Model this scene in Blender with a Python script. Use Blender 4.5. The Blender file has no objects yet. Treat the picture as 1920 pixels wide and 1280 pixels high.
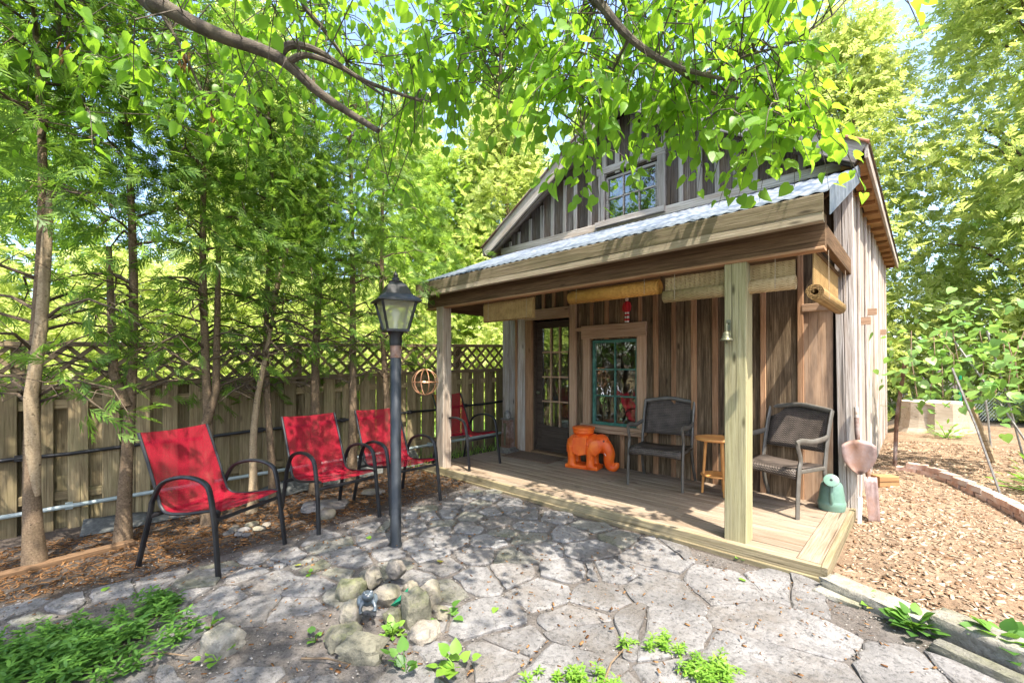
import bpy, bmesh, math, random
import numpy as np
from mathutils import Vector, Matrix, noise as mnoise
R = math.radians
V = Vector
rnd = random.Random(7)
sc = bpy.context.scene
# ------------------------------------------------------------------ camera, sky, sun, exposure
# world frame: x runs along the shed front (to its right corner), y into the shed, z up; origin = front right deck corner
CAM = V((0.503, -3.504, 1.40)); YAW = R(43.34); FPX = 821.0; CYP = 689.0
cam_d = bpy.data.cameras.new('camera'); cam = bpy.data.objects.new('camera', cam_d)
sc.collection.objects.link(cam); sc.camera = cam
cam.location = CAM; cam.rotation_euler = (R(90), 0, YAW)
cam_d.sensor_width = 36; cam_d.lens = 36 * FPX / 1920; cam_d.shift_y = 49 / 1920; cam_d.clip_end = 500; cam_d.clip_start = 0.05
SUN = V((0.50, -0.20, 1.0)).normalized()
w = bpy.data.worlds.new('World'); sc.world = w; w.use_nodes = True
nt = w.node_tree; bg = nt.nodes['Background']; sky = nt.nodes.new('ShaderNodeTexSky')
sky.sky_type = 'NISHITA'; sky.sun_disc = False
sky.sun_elevation = math.asin(SUN.z); sky.sun_rotation = math.atan2(SUN.x, SUN.y)
sky.air_density = 1.0; sky.dust_density = 2.5; sky.ozone_density = 1.0
nt.links.new(sky.outputs[0], bg.inputs[0]); bg.inputs[1].default_value = 0.15
sun_d = bpy.data.lights.new('sun', 'SUN'); sun_d.energy = 3.4; sun_d.angle = R(0.53); sun_d.color = (1, 0.93, 0.81)
sun = bpy.data.objects.new('sun', sun_d); sc.collection.objects.link(sun)
sun.rotation_euler = (-SUN).to_track_quat('-Z', 'Y').to_euler(); sun.location = (6, -4, 12)
sc.view_settings.view_transform = 'Standard'; sc.view_settings.look = 'None'
sc.view_settings.exposure = 2.08; sc.view_settings.gamma = 1
sc.cycles.max_bounces = 7; sc.cycles.diffuse_bounces = 4; sc.cycles.transmission_bounces = 5; sc.cycles.transparent_max_bounces = 12
sc.cycles.caustics_reflective = False; sc.cycles.caustics_refractive = False
sc.cycles.sample_clamp_indirect = 6

# ------------------------------------------------------------------ helpers
FW = V((-math.sin(YAW), math.cos(YAW), 0)); RT = V((math.cos(YAW), math.sin(YAW), 0))
def P(px, py, d):                       # a point seen at (px, py) of the photograph, d metres ahead
    return CAM + FW * d + RT * ((px - 960) / FPX * d) + V((0, 0, (CYP - py) / FPX * d))
def G(px, py, z=0.0):                   # the same on the level z
    return P(px, py, (CAM.z - z) * FPX / (py - CYP))
def smooth(a, b, x):
    t = max(0, min(1, (x - a) / (b - a))); return t * t * (3 - 2 * t)
def gz(x, y):                           # ground level
    z = 0.30 * smooth(2.0, 7.5, y) * smooth(-0.6, 0.3, x) + 0.02 * smooth(0, 1, x)
    z += -0.15 * smooth(-3.4, -4.8, x) * smooth(1.0, -3.2, y)
    z += 0.05 * smooth(0.35, 0.75, x + 0.9 * (y + 0.1)) * smooth(0.05, 0.4, x) * smooth(2.5, 0.5, y)
    z += 0.03 * smooth(-2.0, -4.2, x) * smooth(-2.0, -0.2, y)
    return z + 0.012 * mnoise.noise(V((x * 1.3, y * 1.3, 0)))
COL = sc.collection
def link(o, parent=None):
    COL.objects.link(o)
    if parent is not None: o.parent = parent
    return o
def tag(o, label=None, cat=None, group=None, kind=None):
    for k, v in (('label', label), ('category', cat), ('group', group), ('kind', kind)):
        if v: o[k] = v
    return o
def thing(name, label, cat, loc=(0, 0, 0), rz=0.0, group=None):
    o = bpy.data.objects.new(name, None); o.empty_display_size = 0.1
    link(o); o.location = loc; o.rotation_euler = (0, 0, rz)
    return tag(o, label, cat, group)
def mesh(name, v, f, m=None, sm=False):
    me = bpy.data.meshes.new(name); me.from_pydata([tuple(p) for p in v], [], f); me.update()
    if m: me.materials.append(m)
    if sm: me.polygons.foreach_set('use_smooth', [True] * len(me.polygons))
    return me
def obj(name, me, parent=None, M=None):
    o = bpy.data.objects.new(name, me); link(o, parent)
    if M is not None: o.matrix_basis = M
    return o
class MB:
    def __init__(s): s.v = []; s.f = []
    def add(s, v, f):
        n = len(s.v); s.v += [V(p) for p in v]; s.f += [[i + n for i in q] for q in f]; return s
    def box(s, c, d, M=None):
        c = V(c); x, y, z = [k / 2 for k in d]
        vs = [V((a * x, b * y, e * z)) for a in (-1, 1) for b in (-1, 1) for e in (-1, 1)]
        vs = [(M @ p if M else p) + c for p in vs]
        return s.add(vs, [[0, 1, 3, 2], [4, 6, 7, 5], [0, 4, 5, 1], [2, 3, 7, 6], [0, 2, 6, 4], [1, 5, 7, 3]])
    def tube(s, pts, r, n=8, flat=1.0, cap=True):
        pts = [V(p) for p in pts]; rs = r if isinstance(r, (list, tuple)) else [r] * len(pts)
        v = []; f = []; up = V((0, 0, 1)); prev = None
        for i, p in enumerate(pts):
            t = (pts[min(i + 1, len(pts) - 1)] - pts[max(i - 1, 0)]).normalized()
            if prev is None:
                a = t.cross(up) if abs(t.z) < 0.95 else t.cross(V((0, 1, 0)))
            else: a = prev - t * prev.dot(t)
            a.normalize(); b = t.cross(a); prev = a
            for k in range(n):
                an = 2 * math.pi * k / n
                v.append(p + a * math.cos(an) * rs[i] + b * math.sin(an) * rs[i] * flat)
        for i in range(len(pts) - 1):
            for k in range(n):
                f.append([i * n + k, i * n + (k + 1) % n, (i + 1) * n + (k + 1) % n, (i + 1) * n + k])
        if cap: f.append(list(range(n))[::-1]); f.append([len(v) - n + k for k in range(n)])
        return s.add(v, f)
    def lathe(s, prof, n=20, M=None):
        v = []; f = []
        for r, z in prof:
            for k in range(n):
                an = 2 * math.pi * k / n; p = V((r * math.cos(an), r * math.sin(an), z)); v.append(M @ p if M else p)
        for i in range(len(prof) - 1):
            for k in range(n): f.append([i * n + k, i * n + (k + 1) % n, (i + 1) * n + (k + 1) % n, (i + 1) * n + k])
        f.append(list(range(n))[::-1]); f.append([len(v) - n + k for k in range(n)])
        return s.add(v, f)
    def ell(s, c, r, n=14, m=9, M=None):
        v = []; f = []
        for i in range(1, m):
            th = math.pi * i / m
            for k in range(n):
                an = 2 * math.pi * k / n; p = V((r[0] * math.sin(th) * math.cos(an), r[1] * math.sin(th) * math.sin(an), r[2] * math.cos(th)))
                v.append((M @ p if M else p) + V(c))
        e0 = V((0, 0, r[2])); e1 = V((0, 0, -r[2])); v += [(M @ e0 if M else e0) + V(c), (M @ e1 if M else e1) + V(c)]
        for i in range(m - 2):
            for k in range(n): f.append([i * n + k, (i + 1) * n + k, (i + 1) * n + (k + 1) % n, i * n + (k + 1) % n])
        a = len(v) - 2
        for k in range(n): f.append([a, k, (k + 1) % n]); f.append([a + 1, (m - 2) * n + (k + 1) % n, (m - 2) * n + k])
        return s.add(v, f)
    def build(s, name, m, parent=None, sm=False, M=None):
        me = mesh(name, s.v, s.f, m, False)
        if sm:
            me.polygons.foreach_set('use_smooth', [True] * len(me.polygons))
            try: me.set_sharp_from_angle(angle=R(42))
            except Exception: pass
        return obj(name, me, parent, M)
def basis(x, z):
    x = V(x).normalized(); z = V(z); z = (z - x * z.dot(x)).normalized(); y = z.cross(x)
    return Matrix((x, y, z)).transposed()
def plank(name, parent, m, a, b, wd, th, nrm, seg=1, jit=0.0, bev=0.004):
    """a board from a to b: wd across, th along nrm; its own local x follows the grain"""
    a = V(a); b = V(b); L = (b - a).length; v = []; f = []
    hw, ht = wd / 2, th / 2; bv = min(bev, ht * .6, hw * .6)
    prof = [(-hw + bv, -ht), (hw - bv, -ht), (hw, -ht + bv), (hw, ht - bv), (hw - bv, ht), (-hw + bv, ht), (-hw, ht - bv), (-hw, -ht + bv)]
    for i in range(seg + 1):
        x = -L / 2 + L * i / seg; j1 = rnd.uniform(-jit, jit); j2 = rnd.uniform(-jit, jit); jz = rnd.uniform(-jit, jit) * .4
        for (y, z) in prof: v.append((x, y + (j1 if y > 0 else j2), z + jz))
    for i in range(seg):
        for k in range(8): f.append([i * 8 + k, (i + 1) * 8 + k, (i + 1) * 8 + (k + 1) % 8, i * 8 + (k + 1) % 8])
    f.append(list(range(8))); f.append([seg * 8 + k for k in range(8)][::-1])
    M = basis(b - a, nrm).to_4x4(); M.translation = (a + b) / 2
    return obj(name, mesh(name, v, f, m), parent, M)
def bulk(name, bv, bf, A, T, m, parent=None, smooth_=False):
    """many copies of one small base shape (arrays of 3x3 matrices A and offsets T) as one mesh"""
    bv = np.asarray(bv, float); bf = np.asarray(bf, int); N = len(T); nv = len(bv)
    vs = np.einsum('nij,kj->nki', A, bv) + T[:, None, :]
    fs = (bf[None] + (np.arange(N) * nv)[:, None, None]).reshape(-1, bf.shape[1])
    me = bpy.data.meshes.new(name); me.vertices.add(N * nv); me.vertices.foreach_set('co', vs.reshape(-1))
    k = bf.shape[1]; me.loops.add(fs.size); me.loops.foreach_set('vertex_index', fs.reshape(-1).astype(np.int32))
    me.polygons.add(len(fs)); me.polygons.foreach_set('loop_start', np.arange(0, fs.size, k, dtype=np.int32))
    me.polygons.foreach_set('loop_total', np.full(len(fs), k, dtype=np.int32)) if bpy.app.version < (4, 1, 0) else None
    me.update(calc_edges=True); me.validate()
    me.materials.append(m)
    if smooth_: me.polygons.foreach_set('use_smooth', [True] * len(me.polygons))
    return obj(name, me, parent)
def frames(X, Nn, size):
    X = X / np.linalg.norm(X, axis=1)[:, None]
    Nn = Nn - X * (X * Nn).sum(1)[:, None]; Nn = Nn / (np.linalg.norm(Nn, axis=1)[:, None] + 1e-9)
    Y = np.cross(Nn, X)
    return np.stack([X, Y, Nn], axis=2) * np.asarray(size)[:, None, None]

# ------------------------------------------------------------------ materials
def newmat(name):
    m = bpy.data.materials.new(name); m.use_nodes = True; t = m.node_tree; t.nodes.clear()
    out = t.nodes.new('ShaderNodeOutputMaterial'); return m, t, out
def N(t, kind, **kw):
    n = t.nodes.new('ShaderNode' + kind)
    for k, v in kw.items():
        if k[0] == 'i': n.inputs[int(k[1:])].default_value = v
        else: setattr(n, k, v)
    return n
def ramp(t, fac, stops):
    n = t.nodes.new('ShaderNodeValToRGB'); e = n.color_ramp.elements
    while len(e) < len(stops): e.new(0.5)
    for q, (p, c) in zip(e, stops): q.position = p; q.color = (*c, 1)
    t.links.new(fac, n.inputs[0]); return n.outputs[0]
def mixc(t, fac, a, b, mode='MIX'):
    n = t.nodes.new('ShaderNodeMix'); n.data_type = 'RGBA'; n.blend_type = mode
    for s, v in ((n.inputs[0], fac), (n.inputs[6], a), (n.inputs[7], b)):
        if hasattr(v, 'is_output'): t.links.new(v, s)
        elif isinstance(v, (int, float)): s.default_value = v
        else: s.default_value = (*v, 1)
    return n.outputs[2]
def math_(t, op, a, b=0.0, c=None):
    n = t.nodes.new('ShaderNodeMath'); n.operation = op
    for s, v in zip(n.inputs, (a, b, c)):
        if v is None: continue
        if hasattr(v, 'is_output'): t.links.new(v, s)
        else: s.default_value = v
    return n.outputs[0]
def coords(t, scale=(1, 1, 1), rand=True):
    tc = N(t, 'TexCoord'); vec = tc.outputs['Object']
    if rand:
        oi = N(t, 'ObjectInfo'); k = math_(t, 'MULTIPLY', oi.outputs['Random'], 60)
        a = N(t, 'VectorMath', operation='ADD'); t.links.new(vec, a.inputs[0]); t.links.new(k, a.inputs[1]); vec = a.outputs[0]
    mp = N(t, 'Mapping'); mp.inputs['Scale'].default_value = scale; t.links.new(vec, mp.inputs[0]); return mp.outputs[0]
def noise_(t, vec, scale, detail=5, rough=.6, dist=0.0):
    n = N(t, 'TexNoise'); n.inputs['Scale'].default_value = scale; n.inputs['Detail'].default_value = detail
    n.inputs['Roughness'].default_value = rough; n.inputs['Distortion'].default_value = dist; t.links.new(vec, n.inputs['Vector']); return n.outputs[0]
def finish(t, out, col, rough=.8, bumps=None, metal=0.0, spec=.3, bd=.01, bs=.5):
    b = N(t, 'BsdfPrincipled')
    if hasattr(col, 'is_output'): t.links.new(col, b.inputs['Base Color'])
    else: b.inputs['Base Color'].default_value = (*col, 1)
    if hasattr(rough, 'is_output'): t.links.new(rough, b.inputs['Roughness'])
    else: b.inputs['Roughness'].default_value = rough
    b.inputs['Metallic'].default_value = metal; b.inputs['Specular IOR Level'].default_value = spec
    if bumps is not None:
        bp = N(t, 'Bump'); bp.inputs['Strength'].default_value = bs; bp.inputs['Distance'].default_value = bd
        t.links.new(bumps, bp.inputs['Height']); t.links.new(bp.outputs[0], b.inputs['Normal'])
    t.links.new(b.outputs[0], out.inputs[0]); return b
def wood(name, dark, mid, light, stain=(.05, .035, .02), stain_amt=.5, rough=.85, knots=.8, var=.35, grain=1.0, moss=None):
    m, t, out = newmat(name)
    v1 = coords(t, (1.2, 36, 36)); g = noise_(t, v1, 2.3 * grain, 8, .72, .25)
    v2 = coords(t, (1.0, 5, 5)); st = noise_(t, v2, 1.6, 4, .6)
    c = ramp(t, g, [(.30, dark), (.5, mid), (.72, light)])
    s = ramp(t, st, [(.42, (0, 0, 0)), (.66, (1, 1, 1))])
    c = mixc(t, math_(t, 'MULTIPLY', s, stain_amt), c, stain)
    vo = N(t, 'TexVoronoi'); vo.inputs['Scale'].default_value = 1.0; t.links.new(coords(t, (2.2, 7.5, .0)), vo.inputs['Vector'])
    k = ramp(t, vo.outputs['Distance'], [(.05, (1, 1, 1)), (.13, (0, 0, 0))])
    c = mixc(t, math_(t, 'MULTIPLY', k, knots), c, tuple(x * .35 for x in dark))
    vc = noise_(t, coords(t, (.6, 42, 42)), 1.0, 3, .5)           # long checks
    ck = ramp(t, vc, [(.30, (1, 1, 1)), (.36, (0, 0, 0))])
    c = mixc(t, math_(t, 'MULTIPLY', ck, .75), c, tuple(x * .3 for x in dark))
    if moss:
        mo = ramp(t, noise_(t, coords(t, (1, 2, 2)), 2.6, 6, .7), [(.48, (0, 0, 0)), (.66, (1, 1, 1))])
        c = mixc(t, math_(t, 'MULTIPLY', mo, moss[1]), c, moss[0])
    oi = N(t, 'ObjectInfo'); val = math_(t, 'MULTIPLY_ADD', oi.outputs['Random'], 2 * var, 1 - var)
    hs = N(t, 'HueSaturation'); t.links.new(val, hs.inputs['Value']); t.links.new(c, hs.inputs['Color'])
    h = math_(t, 'SUBTRACT', g, math_(t, 'MULTIPLY', ck, .6))
    finish(t, out, hs.outputs[0], rough, h, bd=.006, bs=.7, spec=.2); return m
def plain(name, c1, c2, scale=6, rough=.6, metal=0.0, bump=.3, spec=.4, stops=(.35, .68), detail=6, bd=.004, c3=None, var=0.0):
    m, t, out = newmat(name); vec = coords(t); g = noise_(t, vec, scale, detail, .62)
    c = ramp(t, g, [(stops[0], c1), (stops[1], c2)])
    if c3:
        q = ramp(t, noise_(t, vec, scale * .27, 5, .65), [(.50, (0, 0, 0)), (.64, (1, 1, 1))]); c = mixc(t, q, c, c3)
    if var:
        oi = N(t, 'ObjectInfo'); val = math_(t, 'MULTIPLY_ADD', oi.outputs['Random'], 2 * var, 1 - var)
        hs = N(t, 'HueSaturation'); t.links.new(val, hs.inputs['Value']); t.links.new(c, hs.inputs['Color']); c = hs.outputs[0]
    finish(t, out, c, rough, noise_(t, vec, scale * 6, 5, .7), metal, spec, bd, bump); return m
def stonemat(name, c1, c2, c3, c3amt=.6, var=.2, speck=.5, sc=1.0):
    m, t, out = newmat(name); vec = coords(t)
    n1 = noise_(t, vec, 3.5 * sc, 8, .72, .4); n2 = noise_(t, vec, 38 * sc, 6, .75); n3 = noise_(t, vec, 130 * sc, 3, .7)
    c = ramp(t, n1, [(.32, c1), (.66, c2)])
    c = mixc(t, math_(t, 'MULTIPLY', ramp(t, noise_(t, vec, 2.1 * sc, 7, .72), [(.47, (0, 0, 0)), (.62, (1, 1, 1))]), c3amt), c, c3)
    c = mixc(t, math_(t, 'MULTIPLY', ramp(t, n2, [(.36, (1, 1, 1)), (.5, (0, 0, 0))]), speck), c, tuple(x * .4 for x in c1))
    c = mixc(t, math_(t, 'MULTIPLY', ramp(t, n3, [(.60, (0, 0, 0)), (.72, (1, 1, 1))]), .35), c, tuple(min(.7, x * 1.5) for x in c2))
    oi = N(t, 'ObjectInfo'); val = math_(t, 'MULTIPLY_ADD', oi.outputs['Random'], 2 * var, 1 - var)
    hs = N(t, 'HueSaturation'); t.links.new(val, hs.inputs['Value']); t.links.new(c, hs.inputs['Color'])
    h = math_(t, 'ADD', math_(t, 'MULTIPLY', n1, 1.0), math_(t, 'ADD', math_(t, 'MULTIPLY', n2, .5), math_(t, 'MULTIPLY', n3, .12)))
    finish(t, out, hs.outputs[0], .9, h, bd=.03, bs=.9, spec=.2); return m
def leafmat(name, c1, c2, trans, tf=.5, gloss=.05, rough=.45):
    m, t, out = newmat(name); geo = N(t, 'NewGeometry'); oi = N(t, 'ObjectInfo')
    r = math_(t, 'FRACT', math_(t, 'ADD', geo.outputs['Random Per Island'], oi.outputs['Random']))
    c = ramp(t, r, [(0, c1), (1, c2)])
    d = N(t, 'BsdfDiffuse'); t.links.new(c, d.inputs[0])
    tr = N(t, 'BsdfTranslucent'); tc = mixc(t, 1.0, c, trans, 'MIX'); ct = mixc(t, .35, trans, c); t.links.new(ct, tr.inputs[0])
    mx = N(t, 'MixShader', i0=tf); t.links.new(d.outputs[0], mx.inputs[1]); t.links.new(tr.outputs[0], mx.inputs[2])
    gl = N(t, 'BsdfGlossy'); gl.inputs['Roughness'].default_value = rough; gl.inputs[0].default_value = (1, 1, 1, 1)
    m2 = N(t, 'MixShader', i0=gloss); t.links.new(mx.outputs[0], m2.inputs[1]); t.links.new(gl.outputs[0], m2.inputs[2])
    t.links.new(m2.outputs[0], out.inputs[0]); return m
def glassmat(name, tint=(.9, .95, .95), rough=.015, base=.06):
    m, t, out = newmat(name); tr = N(t, 'BsdfTransparent'); tr.inputs[0].default_value = (*tint, 1)
    gl = N(t, 'BsdfGlossy'); gl.inputs['Roughness'].default_value = rough
    fr = N(t, 'Fresnel', i0=1.52); f = math_(t, 'MULTIPLY_ADD', fr.outputs[0], 1.5, base)
    wv = noise_(t, coords(t), 5, 2, .5); bp = N(t, 'Bump', i0=.08, i1=.02); t.links.new(wv, bp.inputs['Height']); t.links.new(bp.outputs[0], gl.inputs['Normal'])
    mx = N(t, 'MixShader'); t.links.new(f, mx.inputs[0]); t.links.new(tr.outputs[0], mx.inputs[1]); t.links.new(gl.outputs[0], mx.inputs[2])
    t.links.new(mx.outputs[0], out.inputs[0]); return m
def weave(name, c1, c2, sx, sy, axes=(0, 2), rough=.7, gap=None):
    """fine woven texture: bands along two object axes"""
    m, t, out = newmat(name); tc = N(t, 'TexCoord'); sp = N(t, 'SeparateXYZ'); t.links.new(tc.outputs['Object'], sp.inputs[0])
    a = math_(t, 'SINE', math_(t, 'MULTIPLY', sp.outputs[axes[0]], sx)); b = math_(t, 'SINE', math_(t, 'MULTIPLY', sp.outputs[axes[1]], sy))
    p = math_(t, 'ADD', math_(t, 'MULTIPLY', a, b), math_(t, 'MULTIPLY', b, .6))
    n = noise_(t, coords(t), 14, 4, .6)
    f = math_(t, 'MULTIPLY_ADD', p, .28, math_(t, 'MULTIPLY_ADD', n, .9, .05))
    c = ramp(t, f, [(.2, c1), (.75, c2)])
    finish(t, out, c, rough, p, bd=.004, bs=.6, spec=.3); return m

M = {}
M['barn'] = wood('weathered_brown_boards', (.035, .023, .014), (.135, .092, .054), (.34, .25, .16), (.04, .026, .015), .6, var=.45)
M['batten'] = wood('reddish_battens', (.15, .078, .04), (.33, .185, .10), (.46, .29, .175), (.19, .10, .055), .4, var=.3)
M['trim'] = wood('window_trim_wood', (.22, .13, .08), (.42, .275, .18), (.54, .39, .28), (.27, .16, .095), .4, var=.12)
M['grey'] = wood('silver_grey_boards', (.18, .15, .13), (.42, .38, .345), (.60, .57, .54), (.24, .15, .09), .5, var=.25)
M['gable'] = wood('gable_boards', (.03, .025, .022), (.11, .09, .08), (.25, .22, .20), (.12, .065, .03), .45, var=.45)
M['gbatten'] = wood('gable_battens', (.15, .13, .12), (.33, .30, .28), (.5, .47, .45), (.2, .14, .09), .35, var=.2)
M['post'] = wood('green_treated_post', (.17, .145, .07), (.32, .285, .155), (.43, .395, .25), (.25, .22, .15), .4, knots=.95, var=.05)
M['post2'] = wood('old_grey_post', (.17, .13, .10), (.33, .28, .23), (.46, .42, .37), (.25, .15, .09), .4, var=.08)
M['beam'] = wood('dark_porch_beam', (.06, .034, .018), (.145, .085, .046), (.24, .155, .09), (.06, .035, .02), .5, var=.15)
M['fascia'] = wood('mossy_fascia_board', (.085, .064, .04), (.185, .145, .095), (.29, .24, .17), (.08, .065, .035), .5, var=.1, moss=((.12, .12, .06), .35))
M['strip'] = wood('pale_trim_strip', (.18, .14, .10), (.34, .28, .21), (.48, .41, .33), (.18, .14, .07), .4, var=.1)
M['deck'] = wood('worn_deck_boards', (.125, .09, .06), (.245, .19, .14), (.355, .295, .235), (.135, .088, .052), .55, var=.16)
M['deckedge'] = wood('mossy_deck_edge', (.13, .10, .055), (.24, .195, .12), (.34, .29, .195), (.11, .085, .045), .5, var=.1, moss=((.16, .16, .065), .3))
M['fence'] = wood('cedar_fence_boards', (.10, .072, .038), (.23, .178, .10), (.35, .285, .17), (.08, .056, .03), .5, var=.32, moss=((.16, .16, .065), .3))
M['lattice'] = wood('lattice_slats', (.10, .07, .04), (.20, .15, .09), (.30, .235, .145), (.09, .065, .04), .4, var=.2)
M['soffit'] = wood('orange_soffit', (.2, .10, .04), (.36, .2, .09), (.46, .28, .14), (.2, .1, .04), .4, var=.15)
M['door'] = wood('dark_door', (.03, .022, .016), (.07, .052, .04), (.11, .085, .065), (.03, .02, .015), .4, knots=.2, var=.1)
M['ply'] = wood('old_plywood', (.28, .17, .10), (.42, .275, .175), (.52, .37, .26), (.08, .06, .05), .7, knots=.5, var=.05, grain=.6)
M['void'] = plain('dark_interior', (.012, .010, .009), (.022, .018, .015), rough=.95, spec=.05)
M['bark_l'] = plain('linden_bark', (.05, .04, .032), (.15, .12, .095), 22, .9, bump=.9, bd=.01, c3=(.12, .10, .07))
M['bark_c'] = wood('cedar_bark', (.07, .047, .03), (.16, .112, .072), (.26, .195, .13), (.10, .074, .042), .45, knots=.3, var=.2)
M['bark_d'] = wood('dark_cedar_twig', (.05, .036, .024), (.11, .08, .055), (.18, .14, .10), (.06, .045, .03), .4, knots=.2, var=.2)
M['bark_p'] = wood('peeled_trunk', (.19, .135, .08), (.32, .245, .155), (.43, .35, .24), (.18, .12, .07), .4, knots=.6, var=.1)
M['soil'] = stonemat('soil', (.05, .04, .033), (.105, .085, .072), (.08, .058, .04), .7, 0, .7, 1.2)
M['joint'] = stonemat('patio_joint_grit', (.078, .069, .063), (.175, .158, .147), (.12, .098, .082), .6, 0, .7, 1.5)
M['green'] = plain('green_window_paint', (.025, .10, .075), (.06, .19, .145), 20, .5, bump=.2, c3=(.09, .22, .18))
M['glass'] = glassmat('window_glass', base=.10)
def frosted():
    m, t, out = newmat('lamp_glass'); tr = N(t, 'BsdfTransparent'); tr.inputs[0].default_value = (.95, .97, .85, 1); tl = N(t, 'BsdfTranslucent'); tl.inputs[0].default_value = (.85, .88, .66, 1)
    d = N(t, 'BsdfDiffuse'); d.inputs[0].default_value = (.55, .57, .42, 1); a = N(t, 'MixShader', i0=.35); t.links.new(tl.outputs[0], a.inputs[1]); t.links.new(d.outputs[0], a.inputs[2])
    b = N(t, 'MixShader', i0=.42); t.links.new(tr.outputs[0], b.inputs[1]); t.links.new(a.outputs[0], b.inputs[2]); g = N(t, 'BsdfGlossy'); g.inputs['Roughness'].default_value = .12
    c = N(t, 'MixShader', i0=.07); t.links.new(b.outputs[0], c.inputs[1]); t.links.new(g.outputs[0], c.inputs[2]); t.links.new(c.outputs[0], out.inputs[0]); return m
M['lampglass'] = frosted()
M['black'] = plain('black_metal', (.012, .012, .014), (.024, .024, .027), 8, .42, .3, .15, .5)
M['postmetal'] = plain('painted_lamp_post', (.012, .015, .019), (.028, .032, .038), 8, .45, .1, .25, .5)
M['rust'] = plain('rusty_metal', (.10, .05, .03), (.22, .12, .08), 12, .8, .2, .4, c3=(.30, .24, .22))
M['blade'] = plain('rusty_blade', (.17, .11, .095), (.30, .23, .215), 9, .55, .35, .3, c3=(.24, .13, .085))
M['galv'] = plain('galvanised_roof', (.085, .105, .135), (.235, .265, .315), 9, .6, .2, .3, .3, c3=(.06, .085, .125))
M['copper'] = plain('copper_wire', (.45, .22, .12), (.62, .34, .2), 8, .4, .7, .1)
M['orange'] = plain('orange_glaze', (.72, .085, .01), (.88, .19, .02), 9, .42, 0, .25, .4, c3=(.76, .10, .012))
M['table'] = plain('orange_table_wood', (.52, .22, .06), (.66, .32, .10), 9, .55, 0, .15)
M['wframe'] = plain('chair_frame_paint', (.085, .078, .066), (.14, .13, .115), 10, .45, .2, .15)
M['wicker'] = weave('dark_wicker', (.018, .014, .012), (.12, .096, .08), 260, 330, (0, 2), .5)
M['bamboo'] = weave('bamboo_reeds', (.16, .09, .03), (.42, .27, .11), 160, 520, (0, 2), .7)
M['bamboo_o'] = weave('amber_bamboo', (.27, .12, .02), (.52, .27, .06), 160, 520, (0, 2), .6)
M['bamboo_p'] = weave('pale_bamboo', (.22, .145, .065), (.46, .345, .18), 160, 520, (0, 2), .7)
M['sage'] = plain('sage_enamel', (.085, .165, .13), (.15, .255, .205), 7, .38, 0, .12, .5, c3=(.12, .2, .15))
M['mat'] = plain('coir_mat', (.09, .055, .035), (.17, .11, .075), 60, .98, 0, .8)
M['bell'] = plain('verdigris_bell', (.10, .10, .065), (.19, .19, .13), 14, .5, .6, .2)
M['stone'] = stonemat('flagstone_grey', (.118, .113, .112), (.255, .246, .243), (.132, .115, .10), .75, .14, .7)
M['stone_m'] = stonemat('flagstone_mossy', (.12, .114, .10), (.24, .23, .205), (.14, .14, .085), .8, .12, .65)
M['stone_w'] = stonemat('pale_limestone', (.20, .185, .155), (.34, .32, .28), (.17, .165, .095), .6, .10)
M['rock_w'] = stonemat('pale_rock', (.17, .148, .122), (.34, .30, .255), (.20, .195, .105), .65, .14, .45)
M['rock_g'] = stonemat('mossy_rock', (.10, .096, .076), (.235, .22, .165), (.15, .17, .055), .85, .12, .5)
M['brick'] = plain('old_brick', (.36, .215, .16), (.52, .38, .31), 14, .9, 0, .8, .2, c3=(.50, .42, .37), var=.18)
M['mulch'] = stonemat('chip_mulch', (.13, .085, .055), (.34, .245, .165), (.22, .14, .085), .6, 0, .8, 1.6)
M['chip'] = leafmat('wood_chip', (.20, .115, .065), (.52, .40, .29), (.1, .05, .02), .03, 0.0)
M['litter'] = leafmat('dry_litter', (.10, .045, .02), (.30, .165, .075), (.2, .1, .04), .1, 0.0)
M['linden'] = leafmat('linden_leaf', (.085, .215, .015), (.17, .34, .028), (.44, .72, .04), .6, .02)
M['linden2'] = leafmat('linden_leaf_deep', (.07, .19, .015), (.17, .33, .03), (.44, .72, .05), .6, .02)
M['cedar'] = leafmat('cedar_spray', (.05, .125, .02), (.17, .28, .04), (.32, .52, .05), .45, .015)
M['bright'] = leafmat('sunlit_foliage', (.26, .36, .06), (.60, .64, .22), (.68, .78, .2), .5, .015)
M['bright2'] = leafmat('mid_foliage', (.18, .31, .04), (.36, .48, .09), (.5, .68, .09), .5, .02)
M['weed'] = leafmat('weed_leaf', (.035, .10, .02), (.13, .27, .045), (.24, .46, .05), .4, .02)
M['vine'] = leafmat('vine_leaf', (.09, .21, .05), (.24, .40, .10), (.36, .6, .1), .45, .03)
M['weed2'] = leafmat('lime_leaf', (.11, .24, .03), (.21, .36, .045), (.32, .52, .05), .4, .02)
M['grass'] = leafmat('grass_blade', (.12, .24, .03), (.25, .40, .06), (.35, .5, .06), .4, .03)
M['lawn'] = plain('lawn_soil', (.07, .15, .025), (.16, .27, .05), 14, .95, bump=.6)
M['drive'] = plain('pale_gravel', (.42, .41, .43), (.60, .59, .60), 30, .95, bump=.6)
M['pipe'] = plain('grey_pipe', (.24, .29, .29), (.36, .41, .41), 6, .5, 0, .1)
M['white'] = plain('white_paint', (.62, .61, .58), (.78, .77, .74), 6, .7, 0, .2)
M['shade'] = plain('shade_cloth', (.05, .052, .05), (.10, .105, .10), 30, .95, 0, .5)
M['stump'] = wood('stump_wood', (.35, .28, .2), (.52, .44, .34), (.62, .55, .45), (.3, .22, .14), .4)
M['red'] = plain('red_coat', (.45, .012, .02), (.6, .02, .03), 12, .5)
M['skin'] = plain('painted_face', (.62, .42, .32), (.7, .5, .4), 12, .5)
M['pewter'] = plain('pewter_base', (.12, .11, .10), (.26, .25, .23), 20, .5, .4, .5)
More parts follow.
